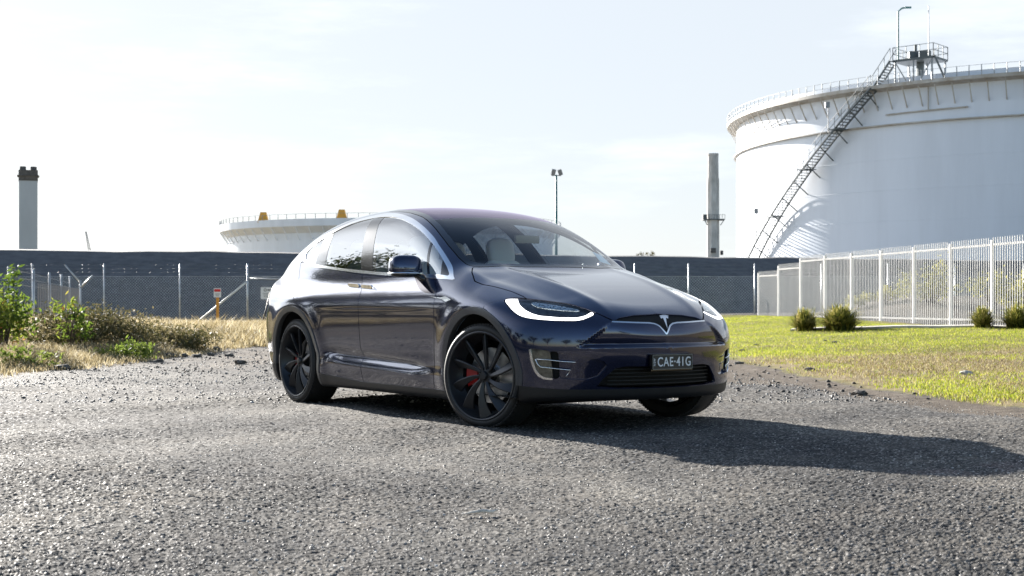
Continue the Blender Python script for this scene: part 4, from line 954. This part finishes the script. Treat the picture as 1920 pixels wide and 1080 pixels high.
# lamps and nose
LAMP = [(59.2,.905),(54.2,.911),(47.9,.900),(41.2,.886),(34.0,.868),(29.5,.842),(25.6,.810),(28.4,.779),(31.4,.762),(35.5,.760),(40.6,.763),(46.5,.773),(50.7,.790),(53.6,.819),(56.6,.862)]
DRLI = [(59.6,.96),(54.4,.910),(51.9,.862),(49.2,.828),(46.7,.807),(44.0,.793),(37.4,.782),(31.6,.782),(29.0,.794),(26.3,.822),(20,.84),(20,.70),(70,.70),(70,.96)]
sh.cut(front(LAMP), 'lamp', ['body', 'hood']); sh.cut(front(DRLI, sm=False), 'drl', 'lamp')
sh.cut(front([(48.5,.889),(44.8,.886),(38,.868),(31.0,.842),(31.4,.832),(37.5,.838),(43.7,.852),(46.5,.864)]), 'proj', 'lamp')
def fwd(V): return -(V[:, 0]-.113-np.clip(V[:, 2]-.862, 0, 1)*2.6)
sh.cut(lambda V: np.maximum(fwd(V), V[:, 2]-.93), 'bumper', 'body')
sh.cut(front([(20.3,.752),(12.2,.745),(6,.741),(3.9,.735),(2.3,.720),(.3,.668),(-3,.66),(-3,.81),(2.7,.800),(10.9,.795),(17.0,.779)], 4, False), 'slit', ['bumper', 'hood', 'body'])
CH = [(20.3,.752),(12.2,.745),(6,.741),(3.9,.735),(2.3,.720),(.2,.668),(-3,.655)]
sh.cut(lambda V: np.where(V[:, 0] > .5, dline(phz(V), [(a*.017, z) for a, z in CH])-.0045, 1), 'nosechrome', ['bumper', 'slit'])
sh.cut(front([(-3,.448),(10.1,.450),(16.5,.452),(19.9,.440),(24.0,.365),(25.8,.318),(18,.305),(-3,.300)], 4, False), 'grille', 'bumper')
sh.cut(front([(46.8,.572),(46.1,.493),(45.2,.434),(43.9,.395),(42.3,.378),(39.5,.370),(39.9,.46),(40.4,.558),(43.5,.567)], 4, False), 'fog', 'bumper')
sh.cut(front([(40.4,.557),(37.9,.553),(37.6,.46),(37.4,.376),(39.5,.370)], 4, False), 'fogslit', 'bumper')
sh.cut(front([(37.9,.553),(32.5,.536),(27,.511),(23.6,.488),(22.4,.456),(25.0,.388),(28.7,.366),(33,.368),(37.4,.376)], 4, False), 'intake', 'bumper')
sh.cut(front([(47.3,.575),(46.6,.493),(45.7,.430),(44.3,.388),(42.5,.368),(39.5,.362),(39.4,.374),(42.2,.382),(43.6,.398),(44.9,.434),(45.8,.493),(46.5,.572)], 4, False), 'fogchrome', ['bumper', 'fog'])
sh.cut(lambda V: np.maximum(V[:, 2]-.300-.03*sstep(V[:, 0], .75, .3), .3-V[:, 0]), 'skirt', ['bumper', 'body', 'arch', 'grille'])
sh.cut(lambda V: np.maximum(V[:, 2]-.33, V[:, 0]+3.3), 'skirt', ['body', 'arch'])
sh.cut(lambda V: np.maximum(V[:, 2]-(.242+.045*np.clip((-V[:, 0]-1.8)/.75, 0, 1)), np.maximum(V[:, 0]+.3, -V[:, 0]-2.7)), 'sill', ['body'])
sh.cut(lambda V: np.maximum(np.maximum(V[:, 0]+3.82, np.abs(V[:, 2]-1.0+.05*(V[:, 1]+.6))-.045), V[:, 1]+.35), 'taillamp', 'body')
# doors, quarters
xf = lambda z: -.575-.11*sst(z, .95, 1.06)-.055*sst(.8-z, .05, .55)
xm = lambda z: -1.764-.085*sst(z, .94, 1.10)
def doorf(V): z = V[:, 2]; return np.maximum(np.maximum(V[:, 0]-xf(z), xm(z)-V[:, 0]), np.maximum(z-1.13, V[:, 1]+.5))
sh.cut(doorf, 'fdoor', 'body')
xr = np.array([(.2,-2.55),(.55,-2.55),(.68,-2.60),(.80,-2.72),(.90,-2.92),(1.0,-3.06),(1.2,-3.16),(1.3,-3.2)])
def doorr(V): z = V[:, 2]; return np.maximum(np.maximum(V[:, 0]-xm(z), np.interp(z, xr[:, 0], xr[:, 1])-V[:, 0]), np.maximum(z-1.24, V[:, 1]+.5))
sh.cut(doorr, 'rdoor', 'body')
sh.cut(lambda V: np.maximum(-(V[:, 0]+.70), V[:, 2]-1.052-.15*np.clip(-V[:, 0]-.3, -1, .06)), 'fender', 'body')
sh.cut(lambda V: np.maximum(V[:, 0]+2.5, V[:, 2]-1.22), 'quarter', 'body')
# panel gaps: thin inset bands on the shut lines
def gapcut(dfn, wdt, frm): sh.cut(lambda V: np.abs(dfn(V))-wdt, 'gap', frm)
gapcut(doorf, .0042, ['fdoor', 'rdoor', 'fender', 'body']); gapcut(doorr, .0042, ['rdoor', 'quarter', 'body'])
gapcut(topd(HOOD), .0045, ['hood', 'fender', 'body', 'bumper'])
gapcut(lambda V: np.where(V[:, 2] > .6, fwd(V), 1), .0025, ['bumper', 'fender'])
gapcut(front(LAMP), .004, ['lamp', 'drl', 'bumper', 'hood', 'fender'])
gapcut(lambda V: np.where(V[:, 2] > 1.5, V[:, 0]+2.125, 1), .0025, ['body'])
gapcut(topd(WSE+[(-2.115,.3),(-2.115,-.01)]), .0035, ['body', 'frit', 'fdoor', 'fender'])
sh.finish()
P = lambda labels, name, mt, off=0., rim=.012, sides='both', **k: part(sh, labels, name, mt, car, off, rim, sides, **k)
P('body', 'roof_and_pillars', PAINT); P('hood', 'hood', PAINT)
P('bumper', 'front_bumper', PAINT, rim=.028); P('skirt', 'lower_bumper_skirt', mat('black lower bumper plastic', (.010, .010, .011), .5), .002, rim=.03)
P('fender', 'fender', PAINT, sides='lr'); P('fdoor', 'front_door', PAINT, sides='lr'); P('rdoor', 'rear_door', PAINT, sides='lr'); P('quarter', 'rear_quarter_panel', PAINT)
P('arch', 'wheel_arch_trim', ARCHM, .007, .05, 'lr', keep=lambda c: c[0] > -1.5); P('arch', 'wheel_arch_trim', ARCHM, .007, .05, 'lr', keep=lambda c: c[0] < -1.5)
P('sill', 'side_sill', CLAD, .004, .03, 'lr'); P('chrome', 'window_trim', CHROME, .003, .008, 'lr')
[P(q, 'window_pillar', BLK, -.001, .006, 'lr') for q in ('bpil', 'fbar', 'ftri', 'rpil')]
P(['fglass', 'fqglass'], 'front_side_window', GSIDE, -.003, 0, 'lr'); P('rglass', 'rear_side_window', GREAR, -.003, 0, 'lr'); P('qglass', 'quarter_window', GREAR, -.003, 0, 'lr')
P('frit', 'windscreen_border', BLK, .0005, .004); P('windscreen', 'windscreen', GFRONT, 0, 0); P('roofglass', 'roof_glass', GROOF, 0, 0)
P('slit', 'nose_recess', GAPM, -.012, .02); P('nosechrome', 'nose_trim_line', CHROME, .002, .01)
P('fogslit', 'air_slit', GAPM, -.04, 0, 'lr'); P('intake', 'bumper_side_panel', PAINT, -.024, .01, 'lr')
P('gap', 'panel_gap', GAPM, -.008, 0); P('taillamp', 'tail_lamp', TAIL, .001, .01, 'lr')
for o, (hs, s) in zip(P('fog', 'fog_lamp', FOGM, -.004, .01, 'lr'), ((0, 1), (0, -1))): pass
P('fogchrome', 'fog_lamp_surround', CHROME, .003, .01, 'lr')
gr = P('grille', 'lower_grille', GAPM, -.07, 0)[0]
hl = P(['lamp', 'proj'], 'headlight', GLAMP, -.002, 0, 'lr')
hb = P(['lamp'], 'lamp_housing', LAMPB, -.018, 0, 'lr'); dr = P('drl', 'running_light', DRL, -.003, .01, 'lr'); pj = P('proj', 'projector_strip', mat('projector glass', (.5, .55, .6), .2, .7, var=.8, vscale=70), -.010, .008, 'lr')
for a in (hb, dr, pj):
    for o, h in zip(a, hl): o.parent = h
# slats of the lower grille
g = MB()
for z in (.33, .355, .38, .405, .43):
    for i in range(16):
        y0 = -.44+.055*i; y1 = y0+.055
        xa = float(frontP(z)+frontQ(abs(y0)))-.035; xb = float(frontP(z)+frontQ(abs(y1)))-.035
        g.bar((xa, y0, z), (xb, y1, z), .02, .005)
g.build('grille_slats', mat('black grille plastic', (.006, .006, .006), .6), gr)
# inner lining seen through the glass
P(['body', 'chrome', 'bpil', 'rpil', 'ftri', 'fdoor', 'rdoor', 'quarter', 'fender', 'hood', 'frit'], 'interior_lining', LINER, -.035, 0, keep=lambda c: c[2] > .55 and c[0] < .2)
# wheel wells
for ax in (0, AXR):
    for sg in (-1, 1):
        m = MB(); m.lathe([(.452, -.97*1), (.452, -.55), (.05, -.55)], 40, 'y', (ax, 0, RW))
        m.V = [(x, y*(-sg) if False else (y if sg < 0 else -y), z) for x, y, z in m.V]
        m.V = [(x, max(-.93, min(.93, y)), max(z, .235)) for x, y, z in m.V]
        m.build('wheel_well_liner', GAPM, car, True)
MB().box((-1.75, 0, .19), (3.6, 1.3, .04)).build('underbody', GAPM, car)
# ---------------------------------------------------------------- wheels
WR = .364
def make_wheel(steer, x, sg, width=.265):
    root = empty('wheel', (x, sg*(.985-width/2-.012), .369), 0, car)
    if sg > 0: root.scale = (1, -1, 1)
    root.rotation_euler = (0, 0, steer)
    h = width/2
    m = MB(); m.lathe([(.300, -h+.02), (.312, -h+.004), (.320, -h-.001), (.335, -h), (.350, -h+.008), (.358, -h+.022), (WR, -h+.045), (WR+.001, 0), (WR, h-.045), (.358, h-.022), (.33, h), (.285, h-.02)], 96, 'y')
    for k in range(90):                                    # tread blocks at both shoulders
        for s2 in (-1, 1):
            a = 2*math.pi*k/90; M = Matrix.Rotation(-a, 3, 'Y')
            m.box(M @ Vector((WR-.003, s2*(h-.036), 0)), (.010, .040, .017), M)
    m.build('tyre', TYRE, root, angle=40)
    m = MB(); m.lathe([(.315, -h+.012), (.312, -h+.000), (.306, -h-.003), (.298, -h), (.293, -h+.010), (.288, -h+.05), (.250, -h+.10), (.246, h-.03), (.28, h-.01)], 80, 'y')
    for k in range(10):
        a0 = 2*math.pi*k/10
        rows = []
        for i in range(11):
            t = i/10; r = .045+t*.253
            sweep = a0+.42*t-.10*t*t; wd = .012+.036*t**1.2; y = -h+.045-.012*math.sin(t*math.pi)-.018*t
            tw = .050*t*t+.006; a1 = sweep-wd/r*.5; a2 = sweep+wd/r*1.1; am = sweep-wd/r*.5+.007/r
            rows.append([(r*math.cos(a1), y, r*math.sin(a1)), (r*math.cos(am), y-.002, r*math.sin(am)), (r*math.cos(a2), y+tw, r*math.sin(a2)), (r*math.cos(a2), y+tw+.012, r*math.sin(a2)), (r*math.cos(a1), y+.022, r*math.sin(a1))])
        b = len(m.V)
        for rw in rows: m.V += rw
        for i in range(10):
            for j in range(5):
                j2 = (j+1) % 5; m.F.append((b+i*5+j, b+i*5+j2, b+(i+1)*5+j2, b+(i+1)*5+j))
        m.F.append(tuple(b+50+j for j in range(5)))
    m.lathe([(0, -h+.026), (.026, -h+.027), (.032, -h+.034), (.034, -h+.046), (.058, -h+.050), (.064, -h+.062), (.066, 0)], 30, 'y')
    for k in range(5):
        a = 2*math.pi*(k+.5)/5; m.lathe([(0, -h+.040), (.008, -h+.040), (.009, -h+.06)], 8, 'y', (.047*math.cos(a), 0, .047*math.sin(a)))
    import bmesh
    o = m.build('rim', RIMM, root); bm = bmesh.new(); bm.from_mesh(o.data); bmesh.ops.recalc_face_normals(bm, faces=bm.faces); bm.to_mesh(o.data); bm.free()
    for p in o.data.polygons: p.use_smooth = True
    o.data.set_sharp_from_angle(angle=R_(35))
    m = MB(); m.lathe([(.07, -.012), (.195, -.012), (.197, 0), (.195, .014), (.07, .014)], 60, 'y'); m.lathe([(0, -.03), (.085, -.03), (.09, .02)], 30, 'y')
    m.build('brake_disc', DISC, root, angle=30)
    m = MB(); m.lathe([(.105, -.045), (.205, -.045), (.212, -.03), (.212, .04), (.105, .04)], 12, 'y', a0=2.85, a1=3.55)
    m.lathe([(.105, -.045), (.105, .04)], 12, 'y', a0=2.85, a1=3.55)
    for aa in (2.85, 3.55):
        c, s_ = math.cos(aa), math.sin(aa); m.add([(r*c, y, r*s_) for r, y in ((.105, -.045), (.21, -.045), (.21, .04), (.105, .04))], [(0, 1, 2, 3)])
    m.build('brake_caliper', RED, root)
    return root
ST = R_(16)
make_wheel(ST, 0, -1); make_wheel(ST, 0, 1); make_wheel(0, AXR, -1, .285); make_wheel(0, AXR, 1, .285)
# ---------------------------------------------------------------- mirrors, handles, badge, plate, wiper
def surf(x, z, sg=-1, off=0.):
    y = np.linspace(.5, 1.1, 1201); v = f_body(np.full(1201, x), -y, np.full(1201, z)); k = np.argmax(v > 0)
    return sg*(y[k]+off)
def ell(m, c, s, M=None, n=14, fn=None):
    b = len(m.V)
    for i in range(n+1):
        th = math.pi*i/n
        for k in range(2*n):
            a = math.pi*k/n; p = Vector((math.sin(th)*math.cos(a), math.sin(th)*math.sin(a), math.cos(th)))
            if fn: p = fn(p)
            p = Vector((p.x*s[0], p.y*s[1], p.z*s[2])); p = M @ p if M else p; m.V.append(tuple(p+Vector(c)))
    for i in range(n):
        for k in range(2*n):
            k2 = (k+1) % (2*n); m.F.append((b+i*2*n+k, b+(i+1)*2*n+k, b+(i+1)*2*n+k2, b+i*2*n+k2))
    return m
def sq(p, e=.55):
    f = lambda a: math.copysign(abs(a)**e, a)
    return Vector((f(p.x), f(p.y), f(p.z)))
for sg in (-1, 1):
    root = empty('door_mirror', (-.985, sg*.985, 1.135), 0, car)
    M = Matrix.Rotation(sg*.10, 3, 'Z')
    def mf(p):
        q = sq(p, .62); 
        if q.z < -.25: q.z = -.25
        q.x *= 1.0 if q.x < 0 else (1-.25*abs(q.z))
        return q
    ell(MB(), (0, 0, .0), (.085, .128, .105), M, 20, mf).build('mirror_cap', PAINT, root, angle=35)
    ell(MB(), (0.004, 0, -.034), (.088, .131, .010), M, 12, sq).build('mirror_trim', CHROME, root, angle=35)
    ell(MB(), (0, 0, -.046), (.075, .12, .022), M, 12).build('mirror_underside', BLK, root, True)
    MB().box(M @ Vector((-.078, 0, .03)), (.004, .20, .10), M).build('mirror_glass', CHROME, root)
    m = MB(); m.tube([(0, -sg*.03, -.045), (.05, -sg*.06, -.052), (.10, -sg*.085, -.068), (.13, -sg*.10, -.09)], [.012, .014, .020, .026], 10)
    m.build('mirror_arm', BLK, root, True)
    for x0, x1 in ((-1.795, -1.60), (-2.035, -1.83)):
        zc = 1.006+(-(x0+x1)/2-1.7)*.055
        m = MB(); n = 12; b = 0
        for i in range(n+1):
            x = x0+(x1-x0)*i/n; z = zc+(-x+(x0+x1)/2)*.055; y = surf(x, z); e = .018*min(1, 6*min(i, n-i)/n+.4)
            for dy, dz in ((.001, -e), (-.010, -e+.004), (-.012, e-.004), (.001, e)): m.V.append((x, (y+dy)*(-sg), z+dz))
            if i:
                for j in range(3): m.F.append((4*i-4+j, 4*i+j, 4*i+j+1, 4*i-3+j))
        m.F.append((0, 1, 2, 3)); m.F.append((4*n+3, 4*n+2, 4*n+1, 4*n)); m.build('door_handle', CHROME, car)
    m = MB(); zb = .905
    pts = [(-.66, .925), (-.50, .918), (-.42, .926), (-.33, .902), (-.40, .885), (-.46, .905)]
    V = [(x, surf(x, z, sg, .004), z) for x, z in pts]; V2 = [(x, surf(x, z, sg, -.004), z) for x, z in pts]
    m.add(V+V2, [tuple(range(6)), tuple(range(6, 12))]+[(i, (i+1) % 6, 6+(i+1) % 6, 6+i) for i in range(6)]); m.build('fender_badge', CHROME, car)
def nose_pt(ph, z, sg, off):
    d = np.array([math.cos(R_(ph)), -math.sin(R_(ph))]); t = np.linspace(.5, 1.5, 1001); X = PHX+d[0]*t; Y_ = d[1]*t
    k = np.argmax(f_body(X, Y_, np.full(1001, z)) > 0); return (X[k]+d[0]*off, (Y_[k]+d[1]*off)*(-sg), z)
for sg in (-1, 1):
    for P2 in ([(44.8, .502), (41, .498), (37, .489), (32.5, .482)], [(44.9, .503), (44.4, .47), (43.4, .450), (40, .443), (37, .436), (34.0, .430), (35.0, .400), (35.6, .385)]):
        MB().tube([nose_pt(a, z, sg, .001) for a, z in P2], .0042, 6).build('fog_lamp_trim', CHROME, car, True)
# number plate
def text(s, size, mt, parent, M, name, sx=1.0, ext=.0012, font_off=.0):
    cu = bpy.data.curves.new('t', 'FONT'); cu.body = s; cu.size = size; cu.extrude = ext; cu.offset = font_off; cu.align_x = 'CENTER'; cu.align_y = 'CENTER'; cu.space_character = 1.12
    to = bpy.data.objects.new('t', cu); COL.objects.link(to); dg = bpy.context.evaluated_depsgraph_get(); dg.update()
    me = bpy.data.meshes.new_from_object(to.evaluated_get(dg)); bpy.data.objects.remove(to)
    me.transform(M @ Matrix.Diagonal((sx, 1, 1, 1))); me.name = name; me.materials.clear(); me.materials.append(mt)
    return link(bpy.data.objects.new(name, me), parent)
PX = .950
plate = empty('number_plate', (PX, 0, .478), 0, car)
MB().box((0, 0, 0), (.008, .350, .098)).build('plate_board', PLATEM, plate)
m = MB()
for a, b in (((.005, -.174, -.048), (.005, .174, -.048)), ((.005, -.174, .048), (.005, .174, .048)), ((.005, -.174, -.048), (.005, -.174, .048)), ((.005, .174, -.048), (.005, .174, .048))): m.bar(a, b, .003)
m.build('plate_edge', mat('pale plate edge', (.25, .25, .22), .5), plate)
MB().box((-.012, 0, -.004), (.016, .366, .112)).build('plate_holder', BLK, plate)
MT = Matrix(((0, 0, 1, .0050), (1, 0, 0, 0), (0, 1, 0, 0), (0, 0, 0, 1)))
text('CAE\u00b741G', .088, WHITE, plate, Matrix.Translation((0, .014, -.002)) @ MT, 'plate_characters', .80, font_off=.0008)
text('NSW', .024, WHITE, plate, Matrix.Translation((0, -.159, 0)) @ MT @ Matrix.Rotation(R_(90), 4, 'Z'), 'state_letters', .9)
# nose emblem: a shield shaped T
def arc(x0, x1, zf, n=10): return [(x0+(x1-x0)*i/n, zf(x0+(x1-x0)*i/n)) for i in range(n+1)]
topb = arc(-.040, .040, lambda x: .052-4.0*x*x)+arc(.037, -.037, lambda x: .0465-4.0*x*x)
body_ = [(-.036, .0385), (-.020, .0435), (0, .045), (.020, .0435), (.036, .0385), (.030, .024), (.020, .029), (.013, .030), (.007, .0), (.0, -.052), (-.007, .0), (-.013, .030), (-.020, .029), (-.030, .024)]
m = MB(); ME = Matrix.Translation((.873, 0, .745)) @ Matrix.Rotation(R_(-24), 4, 'Y') @ Matrix(((0, 0, 1, 0), (1, 0, 0, 0), (0, 1, 0, 0), (0, 0, 0, 1)))
m.prism(topb, 0, .008, ME); m.prism(body_, 0, .008, ME); m.build('emblem', CHROME, car)
# sticker
m = MB(); pts = [(-.505, .50), (-.515, .615), (-.66, .625), (-.66, .54)]
V = []
for x, y in pts:
    z = np.linspace(1.0, 1.5, 1001); v = f_body(np.full(1001, x), np.full(1001, y), z); V.append((x, y, z[np.argmax(v > 0)]-.006))
m.add(V+[(x, y, z-.003) for x, y, z in V], [(0, 1, 2, 3), (7, 6, 5, 4), (0, 4, 5, 1), (1, 5, 6, 2), (2, 6, 7, 3), (3, 7, 4, 0)]).build('windscreen_sticker', STICK, car)
# ---------------------------------------------------------------- cabin
def cush(c, s, M=None, e=.6): return ell(MB(), c, s, M, 14, lambda p: sq(p, e))
def seat_at(x, y):
    r = empty('seat', (x, y, .45), 0, car); T = Matrix.Rotation(R_(-14), 3, 'Y')
    cush((.05, 0, .12), (.27, .25, .09)).build('seat_cushion', SEAT, r, True)
    cush((-.20, 0, .45), (.075, .235, .36), T).build('backrest', SEAT, r, True)
    cush((-.30, 0, .86), (.055, .13, .12), T).build('headrest', SEAT, r, True)
for x, y in ((-1.45, -.38), (-1.45, .38), (-2.35, -.45), (-2.35, 0), (-2.35, .45)): seat_at(x, y)
m = MB(); m.box((-.62, 0, .93), (.55, 1.35, .20)); m.build('dashboard', LINER, car)
m = MB(); n = 28; m.tube([(-.98+.05*math.sin(2*math.pi*i/n), -.38+.185*math.cos(2*math.pi*i/n), 1.0+.18*math.sin(2*math.pi*i/n)) for i in range(n+1)], .014, 8, False); m.bar((-.98, -.55, 1.0), (-.98, -.21, 1.0), .03, .05); m.bar((-.98, -.38, 1.0), (-.75, -.38, .93), .05); m.build('steering_wheel', LINER, car)
MB().box((-.86, 0, .95), (.02, .30, .34)).build('centre_screen', BLK, car)
MB().box((-1.8, 0, .40), (3.2, 1.6, .03)).build('cabin_floor', LINER, car)
MB().box((-.80, 0, 1.375), (.03, .22, .06)).build('interior_mirror', BLK, car)
